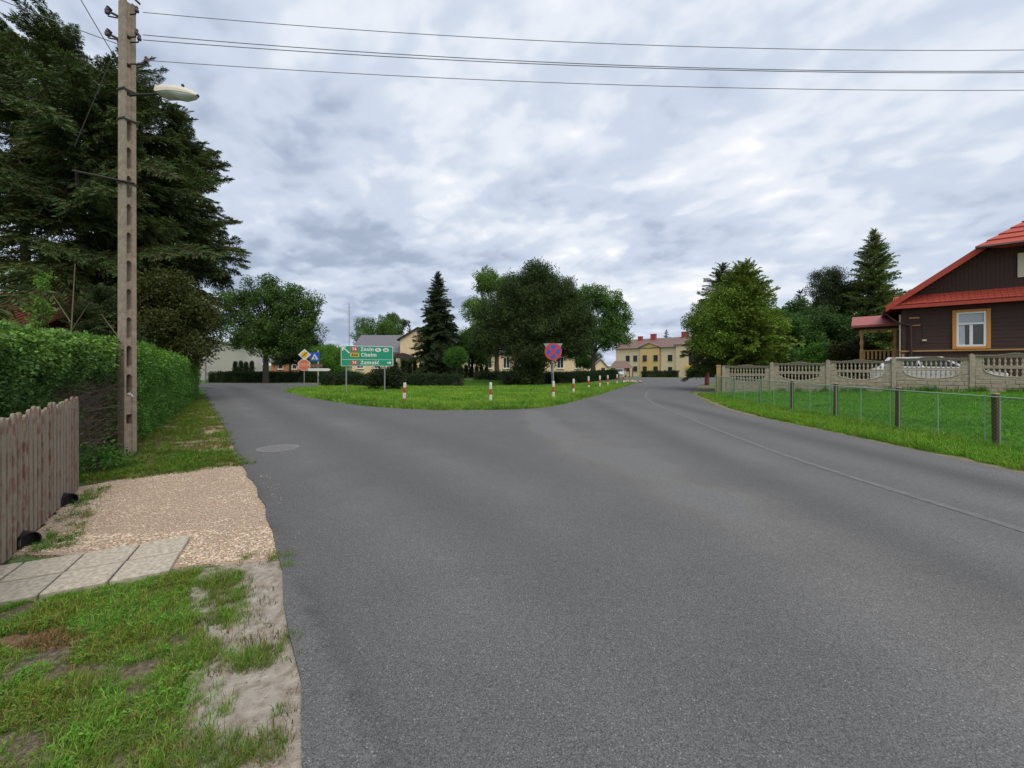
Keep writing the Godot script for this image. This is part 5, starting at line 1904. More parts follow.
func lay_ground() -> void:
	# one sheet of land to the horizon, finer where it rolls
	var xs := [-900.0, -300.0, -120.0, -60.0]
	var ds := [-400.0, -60.0, -20.0]
	var k := -40.0
	while k <= 64.0:
		xs.append(k)
		k += 2.0
	xs.append_array([80.0, 140.0, 320.0, 900.0])
	k = -10.0
	while k <= 120.0:
		ds.append(k)
		k += 2.5
	ds.append_array([160.0, 260.0, 500.0, 1200.0])
	var g := MB.new()
	for i in xs.size() - 1:
		for j in ds.size() - 1:
			g.quado(on_land(xs[i], ds[j]), on_land(xs[i], ds[j + 1]), on_land(xs[i + 1], ds[j + 1]), on_land(xs[i + 1], ds[j]), Vector3.UP)
	structure("ground", g.done(M.grass_soil))
	# the carriageway: one outline round both arms of the fork and the crossing behind
	var out := []
	out.append_array(curve_through(v2(side_edge), 0.35))
	out.append_array([Vector2(-46, 35.4), Vector2(-14.5, 34.2), Vector2(4.0, 33.6 + 6.0), Vector2(4.0, 36.4), Vector2(-12.0, 31.0)])
	out.append_array([Vector2(-14.6, 29.6), Vector2(-15.0, 26.6)])
	out.append_array(curve_through(v2(lawn_edge), 0.4))
	out.append_array([Vector2(12.6, 39.0), Vector2(11.0, 43.5), Vector2(3.0, 45.0), Vector2(3.0, 48.5), Vector2(22.0, 48.5), Vector2(45.0, 56.0)])
	var me := curve_through(v2(main_edge), 0.4)
	me.reverse()
	out.append_array(me)
	out.append(Vector2(3.2, -30.0))
	var rough := PackedVector2Array()
	for p in out:
		rough.append(p + Vector2(soft_noise.get_noise_2d(p.x * 2.0, p.y * 2.0), soft_noise.get_noise_2d(p.y * 2.0, p.x * 2.0 + 40.0)) * 0.05)
	sheet("road", rough, 0.03, M.asphalt, 0.06)
	strip("road_marking", curve_through(v2([[4.85, 1.5], [4.85, 3.8], [4.76, 5.5], [4.76, 7.1], [4.95, 9.5], [5.2, 11.6], [5.6, 15.0], [6.1, 17.8], [6.9, 20.6], [8.2, 24.0], [11.0, 29.0], [15.0, 35.0]]), 0.4), 0.12, 0.034, M.worn_line)
	strip("road_marking", v2([[-24.5, 29.6], [-20.8, 28.6]]), 0.35, 0.034, M.worn_line)
	strip("road_marking", v2([[-19.6, 28.2], [-17.0, 27.4]]), 0.35, 0.034, M.worn_line)
	# the left verge: sand by the asphalt, gravel drive, worn grass beside the hedge
	sand_poly = rough_outline(v2([[-0.2, 0.75], [-0.80, 1.62], [-1.24, 2.33], [-1.88, 3.3], [-2.42, 3.12], [-2.32, 2.86], [-1.98, 2.52], [-1.72, 2.28], [-1.62, 2.0], [-1.36, 1.55], [-0.9, 0.9]]), 0.09, 0.03)
	sheet("sand_verge", sand_poly, 0.012, M.sand, 0.02)
	drive_poly = rough_outline(v2([[-1.86, 3.24], [-2.06, 3.6], [-3.3, 5.22], [-4.2, 6.3], [-4.75, 6.25], [-5.35, 5.65], [-5.62, 5.22], [-4.2, 3.35], [-3.2, 3.3], [-2.55, 3.15]]), 0.12, 0.09)
	sheet("gravel_drive", drive_poly, 0.016, M.gravel_bed, 0.03)
	worn_poly = rough_outline(v2([[-4.3, 6.3], [-7.0, 9.85], [-11.6, 15.45], [-16.3, 21.3], [-17.2, 21.5], [-12.6, 15.2], [-8.2, 8.4], [-6.3, 5.6], [-5.5, 5.3]]), 0.2, 0.12)
	sheet("worn_verge", worn_poly, 0.008, M.dry_soil, 0.02)
	sheet("lawn_soil", rough_outline(v2([[-5.2, 3.2], [-2.5, 3.1], [-2.3, 2.86], [-1.95, 2.5], [-1.7, 2.26], [-1.55, 2.0], [-1.3, 1.5], [-0.7, 0.8], [-3.0, 0.7], [-5.6, 2.2]]), 0.2, 0.03), 0.004, M.near_soil, 0.01)
	sheet("lawn_rim", rough_outline(v2([[-10.6, 20.3], [-7.24, 16.75], [-5.4, 15.2], [-4.0, 14.4], [-2.5, 13.9], [-0.4, 14.0], [0.85, 14.4], [1.75, 15.4], [3.0, 17.9], [5.0, 22.0], [4.75, 22.0], [2.8, 18.0], [1.5, 15.6], [0.7, 14.75], [-0.4, 14.3], [-2.5, 14.2], [-3.9, 14.7], [-5.3, 15.4], [-7.1, 16.95], [-10.4, 20.4]]), 0.3, 0.13), 0.012, M.dry_soil, 0.02)
	litter_poly = rough_outline(v2([[-2.45, 2.35], [-2.75, 2.42], [-3.0, 2.34], [-2.95, 2.22], [-2.6, 2.2]]), 0.06, 0.05)
	sheet("bare_patch", litter_poly, 0.006, M.rusty_litter, 0.01)
	sheet("sandy_edge", rough_outline(v2([[-4.0, 6.15], [-4.9, 7.25], [-7.1, 9.95], [-11.6, 15.5], [-16.3, 21.3], [-16.6, 21.2], [-12.0, 15.3], [-7.55, 9.8], [-5.5, 7.3], [-4.75, 6.25]]), 0.4, 0.07), 0.012, M.sand_brown, 0.02)
	sheet("dirt_edge", rough_outline(v2([[7.35, 2.0], [7.35, 12.0], [7.75, 14.9], [8.95, 18.6], [9.7, 21.3], [10.9, 23.6], [11.7, 23.0], [10.2, 20.9], [9.2, 18.4], [8.0, 14.6], [7.68, 12.0], [7.66, 2.0]]), 0.3, 0.10), 0.012, M.dry_soil, 0.02)
	sheet("footpath", rough_outline(v2([[-8.5, 28.6], [-4.0, 28.0], [1.0, 28.2], [5.0, 29.2], [5.0, 28.7], [1.0, 27.75], [-4.0, 27.5], [-8.5, 28.1]]), 0.5, 0.05), 0.012, M.pale_path, 0.02)
	sheet("forecourt", rough_outline(v2([[10.9, 24.4], [14.0, 30.0], [15.4, 29.0], [12.4, 23.6]]), 0.5, 0.1), 0.014, M.dry_soil, 0.02)
	# the slab path from the wicket, two slabs wide
	var e := Vector2(-0.883, -0.4695)
	var f := Vector2(0.4695, -0.883)
	var o := Vector2(-2.93, 3.66)
	var t := Node3D.new()
	t.name = "pavement"
	t.set_meta("kind", "structure")
	add_child(t)
	var turn := atan2(e.y, e.x)
	var sa := MB.new()
	sa.bx(0, 0, 0, 0.335, 0.06, 0.335, 0.006)
	var shapes := [sa.done(M.slab_a), sa.done(M.slab_b)]
	rng.seed = 9
	for r in 2:
		for c in 7:
			var p := o + e * (0.175 + 0.35 * c) + f * (0.175 + 0.36 * r)
			var q := Basis(Vector3.UP, turn + rng.randf_range(-0.012, 0.012)) * Basis(Vector3.RIGHT, rng.randf_range(-0.012, 0.012))
			part(t, "paving_slab", shapes[rng.randi() % 2], Transform3D(q, at(p.x, p.y, 0.012 + rng.randf() * 0.006)))
	slab_poly = PackedVector2Array([o, o + e * 2.45, o + e * 2.45 + f * 0.7, o + f * 0.7])
	var mh := thing("manhole_cover", "round iron manhole cover set in the side road", "manhole cover", at(-4.42, 7.55, 0.026))
	var ring := MB.new()
	ring.lathe([Vector2(0.36, 0.0), Vector2(0.36, 0.010), Vector2(0.31, 0.010), Vector2(0.31, 0.004)], 36)
	part(mh, "frame", ring.done(M.iron_cover))
	var lid := MB.new()
	lid.lathe([Vector2(0.305, -0.01), Vector2(0.305, 0.009), Vector2(0.0, 0.009)], 36)
	for i in 9:
		for j in 9:
			var p := Vector2(i - 4, j - 4) * 0.062
			if p.length() < 0.27:
				lid.bx(p.x, 0.011, p.y, 0.04, 0.008, 0.04, 0.004)
	part(mh, "lid", lid.done(M.iron_cover))


var sand_poly: PackedVector2Array
var drive_poly: PackedVector2Array
var worn_poly: PackedVector2Array
var litter_poly: PackedVector2Array
var slab_poly: PackedVector2Array


func build_houses() -> void:
	wooden_house()
	school()
	manor()
	small_buildings()
	concrete_fence()
	gate()
	picket_fence()
	wire_fence()


func street_things() -> void:
	utility_pole()
	street_lamp()
	var x0 := -6.55
	var names := ["topmost power line crossing the whole sky", "upper of the two middle power lines that run close together", "lower of the two middle power lines that run close together", "lowest power line crossing the sky"]
	var hs := [7.86, 7.46, 7.37, 7.0]
	for k in 4:
		wire(names[k], Vector3(x0 + (0.15 if k == 3 else 0.0), hs[k], -7.1), Vector3(20.5, hs[k] + 0.05, -7.35 - 0.02 * k), [0.60, 0.57, 0.50, 0.44][k], 0.0055 if k in [0, 3] else 0.0065)
	wire("thin wire slanting from the pole over the spruces", at(-7.0, 7.1, 7.3), at(-10.5, 5.2, 8.0), 0.08, 0.007)
	wire("thin wire rising steeply from the pole towards the road", at(-6.95, 7.1, 6.9), at(-6.2, 4.4, 8.2), 0.05, 0.007)
	direction_sign()
	no_stopping_sign()
	stop_signs()
	var std := [[0.16, true], [0.44, true], [0.56, false], [0.83, true]]
	var bl := [
		[-4.61, 17.07, -0.05, "leaning bollard with a red foot, alone beside the direction sign", [[0.16, false], [0.42, true], [0.62, false], [0.82, true]]],
		[-0.91, 17.07, 0.0, "bollard standing upright at the front middle of the lawn", [[0.34, true], [0.56, false], [0.83, true]]],
		[1.92, 18.5, 0.0, "bollard at the foot of the no stopping sign", [[0.36, true], [0.58, false], [0.83, true]]],
		[3.42, 22.2, 0.0, "first bollard past the no stopping sign towards the bend", [[0.30, true], [0.56, false], [0.80, true]]],
		[5.22, 27.2, 0.02, "second bollard past the no stopping sign towards the bend", [[0.22, true], [0.52, false], [0.80, true]]],
		[6.15, 28.0, 0.0, "third bollard past the no stopping sign towards the bend", [[0.36, true], [0.58, false], [0.83, true]]],
		[7.3, 30.5, 0.0, "fourth bollard past the no stopping sign towards the bend", [[0.30, true], [0.56, false], [0.80, true]]],
		[8.67, 33.0, 0.0, "fifth bollard past the no stopping sign towards the bend", [[0.30, true], [0.56, false], [0.80, true]]],
		[9.7, 34.8, 0.0, "last bollard at the tip of the lawn by the bend", [[0.30, true], [0.56, false], [0.80, true]]],
	]
	for b in bl:
		bollard(b[0], b[1], b[2], b[3], b[4])
	car("white car parked behind the balusters of the concrete fence", 18.85, 17.95, deg_to_rad(-42.0), M.car_white, "parked cars")
	car("silver car parked in front of the kiosk", 17.2, 64.0, deg_to_rad(-112.0), M.car_silver, "parked cars")
	# boulders round the flower bed at the tip of the lawn
	rng.seed = 44
	for k in 5:
		var b := MB.new()
		var c := on_land(10.0 + 0.35 * k, 35.6 + 0.25 * (k % 2), 0.1)
		var r := rng.randf_range(0.16, 0.26)
		b.tint = lin(0.42, 0.32, 0.26)
		var prof := []
		for j in 6:
			prof.append(Vector2(r * sin(PI * j / 5.0) * rng.randf_range(0.85, 1.15), -r * 0.7 * cos(PI * j / 5.0)))
		b.lathe(prof, 8)
		var o := thing("boulder", ["pale boulder at the lawn tip, closest to the bollards", "second pale boulder of the row at the lawn tip", "middle pale boulder of the row at the lawn tip", "fourth pale boulder of the row at the lawn tip", "pale boulder at the lawn tip, closest to the asphalt"][k], "boulder", c, rng.randf() * 6.0, "boulders at the lawn tip")
		part(o, "stone", b.done(M.vertex))
	var mast := thing("radio_mast", "thin radio mast rising behind the direction sign", "mast", at(-28.5, 70.0))
	rod(mast, "pole", Vector3.ZERO, Vector3(0, 12.4, 0), 0.06, M.galvanised, 6)
	for y in [9.0, 10.5, 11.6]:
		rod(mast, "cross_bar", Vector3(-0.35, y, 0), Vector3(0.35, y, 0), 0.025, M.galvanised, 5)
	for k in [[3.4, 34.3, "slim white park post behind the no stopping sign", 1.6], [-0.4, 40.0, "slim white park post left of the dark park tree", 1.0]]:
		var w := thing("park_post", String(k[2]).replace("left of", "beside"), "post", at(k[0], k[1]), 0.0, "white park posts")
		rod(w, "shaft", Vector3.ZERO, Vector3(0, k[3], 0), 0.07, M.white_paint, 8)
		rod(w, "cap", Vector3(0, k[3], 0), Vector3(0, k[3] + 0.05, 0), 0.09, M.white_paint, 8)


func plant_trees() -> void:
	var needle := [lin(0.018, 0.036, 0.014), lin(0.024, 0.046, 0.017), lin(0.032, 0.05, 0.018), lin(0.028, 0.03, 0.014)]
	var boughs := spruce_bough(101, needle, 0.45, 20, 12, 0.0052)
	var fir := spruce_bough(102, needle, 0.25, 17, 9, 0.0075)
	var oak := leaf_clump(201, 64, 0.42, 0.17, 0.10, [lin(0.05, 0.095, 0.025), lin(0.065, 0.11, 0.03), lin(0.04, 0.075, 0.022)])
	var fine := leaf_clump(202, 80, 0.34, 0.11, 0.06, [lin(0.05, 0.095, 0.025), lin(0.065, 0.115, 0.03), lin(0.04, 0.075, 0.022)])
	var vine_leaf := leaf_clump(204, 30, 0.13, 0.06, 0.04, [lin(0.08, 0.16, 0.035), lin(0.10, 0.19, 0.04)])
	var dusk := leaf_clump(203, 76, 0.40, 0.14, 0.055, [lin(0.030, 0.042, 0.016), lin(0.040, 0.050, 0.02), lin(0.024, 0.036, 0.014)])
	# the three big spruces behind the hedge
	conifer("spruce_tree", "tall dark spruce behind the utility pole", -17.6, 17.0, 15.3, 5.4, boughs, Color(3.1, 2.7, 2.5), {"start": 0.36, "step": 0.25, "per": 7.0, "power": 0.45, "lean": -1.3, "gaps": -0.02})
	conifer("spruce_tree", "dark spruce closest to the side road, bare trunk showing low down", -17.7, 21.3, 15.0, 3.2, boughs, Color(3.1, 2.7, 2.5), {"start": 0.40, "step": 0.23, "per": 7.0, "power": 0.42, "low": -0.12, "gaps": -0.12})
	conifer("spruce_tree", "dark spruce standing between the pole spruce and the roadside spruce", -18.2, 19.6, 16.4, 4.2, boughs, Color(3.0, 2.6, 2.4), {"start": 0.38, "step": 0.25, "per": 6.5, "power": 0.45, "lean": -0.5, "gaps": -0.08})
	conifer("spruce_tree", "dark spruce farthest from the side road, above the red roof", -23.6, 19.6, 17.4, 5.2, boughs, Color(3.0, 2.6, 2.4), {"start": 0.32, "step": 0.30, "per": 6.0, "power": 0.5, "lean": -0.6, "gaps": -0.08})
	# shrubs and small trees between hedge and spruces
	leafy_tree("shrub_tree", "brownish purple leaved bush between the hedge and the spruces", -14.5, 16.8, 1.9, 0.09, round_lobes(301, 9, 1.75, 1.6, 5.6), 620, dusk, Color(2.3, 1.9, 1.35), -0.05)
	leafy_tree("shrub_tree", "second brownish bush farther along the hedge", -17.4, 20.6, 1.6, 0.08, round_lobes(302, 7, 1.3, 1.4, 3.9), 380, dusk, Color(2.0, 1.7, 1.3), -0.05)
	conifer("juniper", "dark feathery juniper just above the hedge by the pole", -10.3, 9.6, 3.0, 0.9, fir, Color(2.2, 2.1, 1.7), {"start": 0.03, "step": 0.16, "per": 6.0, "power": 0.6, "wide": 1.3})
	conifer("juniper", "dark feathery juniper between the vine and the pole", -12.1, 11.8, 3.8, 1.3, fir, Color(2.0, 1.9, 1.6), {"start": 0.03, "step": 0.17, "per": 6.0, "power": 0.55, "wide": 1.3})
	conifer("juniper", "broad dark juniper behind the vine", -12.6, 12.4, 3.6, 1.3, fir, Color(1.9, 1.8, 1.5), {"start": 0.03, "step": 0.18, "per": 6.0, "power": 0.55, "wide": 1.3})
	leafy_tree("vine", "pale green vine climbing a stake above the hedge", -10.9, 9.2, 3.0, 0.03, [[0, 2.2, 0, 0.26, 0.5, 0.26], [0.06, 2.9, 0, 0.13, 0.6, 0.13], [0.12, 3.5, 0, 0.08, 0.35, 0.08], [-0.25, 1.9, 0, 0.4, 0.25, 0.3]], 120, vine_leaf, Color(1.6, 1.5, 1.1), -0.3)
	for s in [[-10.1, 9.1, 3.9, "bare leaning branch in the garden beside the vine"], [-9.3, 9.4, 3.4, "thin bare stem in the garden close to the pole"]]:
		var dead := thing("dead_branch", s[3], "branch", at(s[0], s[1]))
		var b := MB.new()
		b.tint = lin(0.16, 0.11, 0.07)
		b.tube([Vector3.ZERO, Vector3(0.05, s[2] * 0.5, 0), Vector3(0.16, s[2], 0)], [0.022, 0.017, 0.008], 6)
		b.tube([Vector3(0.05, s[2] * 0.6, 0), Vector3(0.5, s[2] * 0.78, 0)], [0.012, 0.005], 5)
		b.tube([Vector3(0.06, s[2] * 0.66, 0), Vector3(-0.35, s[2] * 0.82, 0)], [0.011, 0.005], 5)
		part(dead, "stem", b.done(M.vertex))
	# the spreading tree at the crossing
	leafy_tree("lime_tree", "broad spreading leafy tree beside the crossing", -21.9, 35.6, 3.2, 0.27, [[-3.1, 7.0, 0, 2.3, 1.5, 2.2], [0.1, 8.1, 0, 2.6, 1.5, 2.4], [2.9, 7.0, 0, 2.2, 1.8, 2.2], [-4.2, 5.2, 0.5, 1.4, 0.9, 1.4], [-2.2, 4.0, 0.5, 1.6, 0.9, 1.4], [-0.6, 4.9, 0.6, 2.4, 1.5, 2.4], [2.4, 4.7, 0.3, 2.4, 1.4, 2.2], [3.8, 5.2, 0, 1.2, 1.1, 1.4], [0.6, 3.3, 0.8, 2.2, 1.0, 2.0], [3.0, 3.6, 0.4, 1.6, 0.8, 1.4], [0.0, 6.3, -1.0, 2.8, 1.4, 2.4]], 860, oak, Color(1.5, 1.45, 1.15), 0.38)
	# park and street trees
	conifer("spruce_tree", "slender conical spruce in the park, before the yellow house", -8.5, 46.0, 12.3, 3.5, boughs, Color(2.0, 2.0, 2.0), {"start": 0.13, "step": 0.22, "per": 10.0, "power": 0.8})
	leafy_tree("ball_tree", "small round clipped tree beside the conical spruce", -5.7, 41.0, 1.5, 0.06, [[0, 2.35, 0, 1.1, 0.95, 1.1], [0.3, 2.6, 0.3, 0.8, 0.75, 0.8], [-0.4, 2.4, 0.3, 0.8, 0.7, 0.8]], 260, fine, Color(1.4, 1.9, 1.1), -0.3)
	leafy_tree("ball_tree", "small round clipped tree behind the row of bollards", 8.6, 48.0, 1.4, 0.06, [[0, 2.0, 0, 1.0, 0.8, 1.0], [0.5, 1.9, 0, 0.8, 0.6, 0.8]], 200, fine, Color(1.2, 1.9, 1.1), -0.3)
	leafy_tree("ash_tree", "pale green tree with open top behind the dark park tree", -1.6, 44.0, 3.6, 0.3, [[-1.2, 10.6, 0, 1.6, 1.7, 1.6], [0.9, 10.0, 0, 1.5, 1.5, 1.5], [-2.0, 7.6, 0, 2.0, 1.7, 2.0], [0.8, 7.4, 0.4, 2.2, 1.8, 2.0], [-0.6, 5.0, 0.4, 2.7, 1.5, 2.4]], 700, oak, Color(2.3, 2.2, 1.5), 0.15)
	leafy_tree("park_tree", "big dark dense tree in the middle of the park", 1.4, 31.6, 2.2, 0.32, [[0.6, 8.7, 0, 1.3, 1.0, 1.3], [-0.8, 7.5, 0, 1.9, 1.4, 1.9], [2.0, 7.4, 0, 1.9, 1.4, 1.9], [0.6, 6.4, 0, 2.7, 1.8, 2.3], [-2.1, 5.6, 0.2, 2.1, 1.6, 2.0], [3.1, 5.4, 0.2, 2.0, 1.6, 2.0], [0.4, 4.5, 0.6, 2.8, 1.8, 2.2], [-2.8, 3.6, 0.3, 1.9, 1.4, 1.8], [3.3, 3.5, 0.3, 1.9, 1.4, 1.8], [0.2, 2.6, 0.8, 2.5, 1.5, 1.9], [-0.2, 1.0, 0.7, 1.4, 1.0, 1.2]], 3200, dusk, Color(1.75, 2.0, 1.6), -0.45, "", 0.4)
	leafy_tree("maple_tree", "mid green full tree standing nearer the bend than the dark park tree", 8.7, 42.5, 3.2, 0.3, [[-0.6, 8.9, 0, 2.0, 1.3, 2.0], [1.4, 8.2, 0, 1.9, 1.5, 1.9], [-2.2, 7.4, 0, 2.0, 1.7, 2.0], [2.5, 6.4, 0, 1.7, 1.7, 1.8], [-1.0, 5.6, 0.4, 2.6, 1.7, 2.4], [1.6, 4.6, 0.3, 2.2, 1.4, 2.2], [-1.8, 3.7, 0.3, 2.0, 1.2, 2.0]], 900, oak, Color(1.6, 1.75, 1.3), 0.08)
	# garden tree by the fence corner: a spruce grown through with a yellowish broadleaf
	conifer("spruce_tree", "dark pointed spruce grown together with the yellowish garden tree", 13.2, 25.2, 7.9, 2.4, boughs, Color(3.2, 2.8, 2.0), {"start": 0.22, "step": 0.20, "per": 7.0, "power": 0.6})
	leafy_tree("garden_tree", "dense yellowish green garden tree behind the fence corner", 13.5, 24.2, 1.8, 0.16, [[0.3, 6.6, 0, 0.8, 0.9, 0.8], [0.7, 5.7, 0, 1.3, 1.0, 1.3], [-0.6, 5.4, 0.2, 1.4, 1.1, 1.4], [-1.7, 4.1, 0.2, 1.5, 1.1, 1.5], [0.3, 4.2, 0.6, 1.8, 1.4, 1.5], [1.6, 4.0, 0, 1.3, 1.1, 1.4], [-1.0, 2.9, 0.4, 1.8, 0.9, 1.6], [1.4, 2.6, 0.2, 1.5, 0.9, 1.4]], 1100, fine, Color(2.9, 2.4, 1.1), -0.1, "", 0.4)
	conifer("yew_tree", "feathery yellow tipped conifer filling the middle of the garden tree", 13.9, 23.9, 7.6, 2.8, fir, Color(7.0, 6.0, 2.6), {"start": 0.2, "step": 0.20, "per": 8.0, "power": 0.55, "low": 0.1})
	# garden behind the porch
	conifer("spruce_tree", "small dark spruce farthest to the bend side of the larch", 29.6, 41.0, 9.2, 2.2, boughs, Color(0.9, 0.95, 1.1), {"start": 0.08, "step": 0.28, "per": 6.0, "power": 0.7})
	leafy_tree("pine_tree", "dark flat topped pine between the spruce and the larch", 31.0, 39.0, 4.0, 0.2, [[0, 10.0, 0, 1.7, 0.8, 1.6], [-1.0, 8.8, 0, 1.5, 0.8, 1.4], [1.1, 8.6, 0, 1.6, 0.8, 1.4], [0, 7.3, 0, 2.0, 0.9, 1.6], [-0.6, 5.8, 0, 2.1, 1.1, 1.6]], 520, dusk, Color(1.5, 1.7, 1.6), 0.1)
	conifer("larch_tree", "tall feathery larch rising behind the porch roof", 33.5, 37.0, 13.6, 3.6, fir, Color(6.5, 5.4, 3.6), {"start": 0.1, "step": 0.20, "per": 6.5, "power": 0.7, "low": -0.1})
	leafy_tree("garden_tree", "dark rounded tree behind the porch roof ridge", 36.2, 38.5, 2.5, 0.2, round_lobes(331, 7, 2.6, 1.5, 8.4), 520, oak, Color(1.0, 1.1, 0.9), -0.1)
	leafy_tree("garden_tree", "mid green round tree between the garden tree and the conifers", 23.0, 33.0, 2.0, 0.16, round_lobes(332, 8, 3.0, 0.8, 6.2), 560, oak, Color(1.2, 1.45, 1.0), -0.15)
	leafy_tree("garden_tree", "dark round tree behind the balusters below the conifers", 26.6, 34.0, 2.0, 0.16, round_lobes(333, 8, 3.3, 0.6, 6.6), 560, oak, Color(0.8, 0.95, 0.8), -0.15)
	leafy_tree("garden_tree", "olive green tree filling the gap below the small dark spruce", 26.2, 38.5, 2.4, 0.18, round_lobes(337, 9, 3.2, 0.8, 8.0), 640, oak, Color(1.1, 1.2, 0.85), -0.2)
	leafy_tree("garden_tree", "olive green tree between the flat topped pine and the larch", 32.6, 40.5, 2.4, 0.18, round_lobes(338, 9, 3.0, 0.8, 9.6), 640, oak, Color(1.05, 1.1, 0.8), -0.2)
	leafy_tree("garden_bush", "bright green bush just above the concrete fence", 20.6, 27.0, 0.7, 0.08, round_lobes(334, 6, 1.7, 0.3, 2.9), 330, fine, Color(1.4, 1.8, 0.9), -0.3)
	leafy_tree("garden_bush", "dark brown green bush beside the porch steps", 21.6, 25.2, 0.6, 0.08, round_lobes(335, 6, 1.5, 0.2, 2.9), 300, dusk, Color(1.3, 1.05, 0.8), -0.3)
	leafy_tree("garden_bush", "low green bush behind the fence near the yellow post", 18.0, 27.5, 0.6, 0.08, round_lobes(336, 6, 1.8, 0.2, 2.7), 320, fine, Color(0.5, 0.65, 0.45), -0.3)
	# background of the village
	leafy_tree("park_tree", "mid green bushy tree between the conical spruce and the pale tree", -5.2, 52.0, 2.2, 0.2, round_lobes(340, 9, 3.3, 1.2, 7.2), 620, oak, Color(1.2, 1.4, 1.0), -0.1)
	leafy_tree("far_tree", "dark tree closing the gap beside the kiosk", 15.5, 86.0, 2.2, 0.2, round_lobes(339, 8, 4.0, 0.5, 7.0), 420, oak, Color(0.6, 0.7, 0.6), -0.2)
	leafy_tree("far_tree", "round light green tree behind the direction sign", -22.5, 68.0, 3.0, 0.3, round_lobes(341, 11, 5.0, 1.0, 10.6), 900, oak, Color(1.6, 1.7, 1.1), -0.1)
	leafy_tree("far_tree", "grey green tree peeking over the round light green tree", -23.0, 80.0, 3.0, 0.3, round_lobes(342, 7, 3.0, 3.0, 12.6), 380, oak, Color(0.75, 0.78, 0.8), 0.05)
	conifer("spruce_tree", "little dark spruce tip behind the steep gable", -19.0, 74.0, 9.6, 2.0, fir, Color(0.8, 0.85, 0.95), {"start": 0.1, "step": 0.35, "per": 6.0})
	leafy_tree("far_bush", "bright green bush behind the direction sign's post", -20.6, 45.0, 0.8, 0.1, round_lobes(343, 8, 2.4, 0.3, 4.2), 520, fine, Color(1.9, 2.4, 1.0), -0.3)
	leafy_tree("far_tree", "dark tree mass between the crossing tree and the bright bush", -27.5, 52.0, 2.0, 0.2, round_lobes(344, 8, 3.4, 0.8, 6.6), 560, oak, Color(0.45, 0.55, 0.5), -0.1)
	leafy_tree("far_tree", "dark tree behind the brick building's near end", -35.5, 64.0, 2.0, 0.2, round_lobes(345, 8, 4.0, 2.6, 7.4), 480, oak, Color(0.42, 0.5, 0.45), -0.1)
	conifer("spruce_tree", "dark spruce above the roof of the long yellow building", 44.0, 114.0, 13.2, 3.0, fir, Color(0.9, 0.95, 1.0), {"start": 0.1, "step": 0.4, "per": 6.0, "power": 0.7})
	leafy_tree("far_tree", "tree hiding the end of the long yellow building", 46.5, 78.0, 3.0, 0.3, round_lobes(346, 8, 4.5, 1.0, 10.0), 520, oak, Color(0.6, 0.7, 0.6), -0.1)
	leafy_tree("far_tree", "tree behind the spruces, seen under their boughs", -30.0, 30.0, 2.0, 0.25, round_lobes(347, 8, 3.8, 0.8, 7.0), 560, oak, Color(0.5, 0.62, 0.5), -0.1)
	leafy_tree("far_tree", "tree behind the white hall", -47.0, 55.0, 3.0, 0.25, round_lobes(348, 8, 4.2, 1.5, 7.6), 520, oak, Color(0.55, 0.7, 0.55), -0.1)
	var belt := [[-92, 70], [-78, 84], [-62, 96], [-46, 108], [-30, 112], [-14, 104], [0, 108], [13, 116], [24, 128], [60, 120], [66, 96], [72, 78], [64, 60], [52, 52]]
	var words := ["over the white hall's far end", "past the white hall", "behind the white hall's roof", "behind the brick building", "behind the mast", "behind the steep gable", "behind the low yellow house", "behind the maple", "behind the kiosk", "past the long yellow building", "behind the garden tree", "behind the conifers", "behind the larch", "behind the timber house"]
	for k in belt.size():
		leafy_tree("distant_tree", "distant hazy green tree " + words[k], belt[k][0], belt[k][1], 2.5, 0.3, round_lobes(400 + k, 8, 6.5, 0.8, 7.5 + (k % 3) * 1.2), 420, oak, Color(0.62, 0.72, 0.65), -0.2, "distant trees round the village")


func thuja(label: String, x: float, d: float, h: float, r: float, clump: ArrayMesh, tint: Color, group: String) -> void:
	rng.seed = int(x * 991 + d * 37)
	var t := thing("thuja", label, "shrub", on_land(x, d), 0.0, group)
	rod(t, "stem", Vector3(0, -0.05, 0), Vector3(0, h * 0.8, 0), 0.03, M.bark, 6)
	var places := []
	var tints := []
	for k in int(70 * h):
		var y := h * pow(rng.randf(), 0.9)
		var a := rng.randf() * TAU
		var rr := r * pow(1.0 - y / h, 0.55) * sqrt(rng.randf()) * smoothstep(-0.3, 0.25, y / h)
		places.append(turned(Vector3(cos(a) * rr, y * 0.96 + 0.05, sin(a) * rr), rng.randf_range(0.6, 1.0)))
		tints.append(jitter(tint, 0.25))
	scatter(t, "foliage", clump, places, tints)


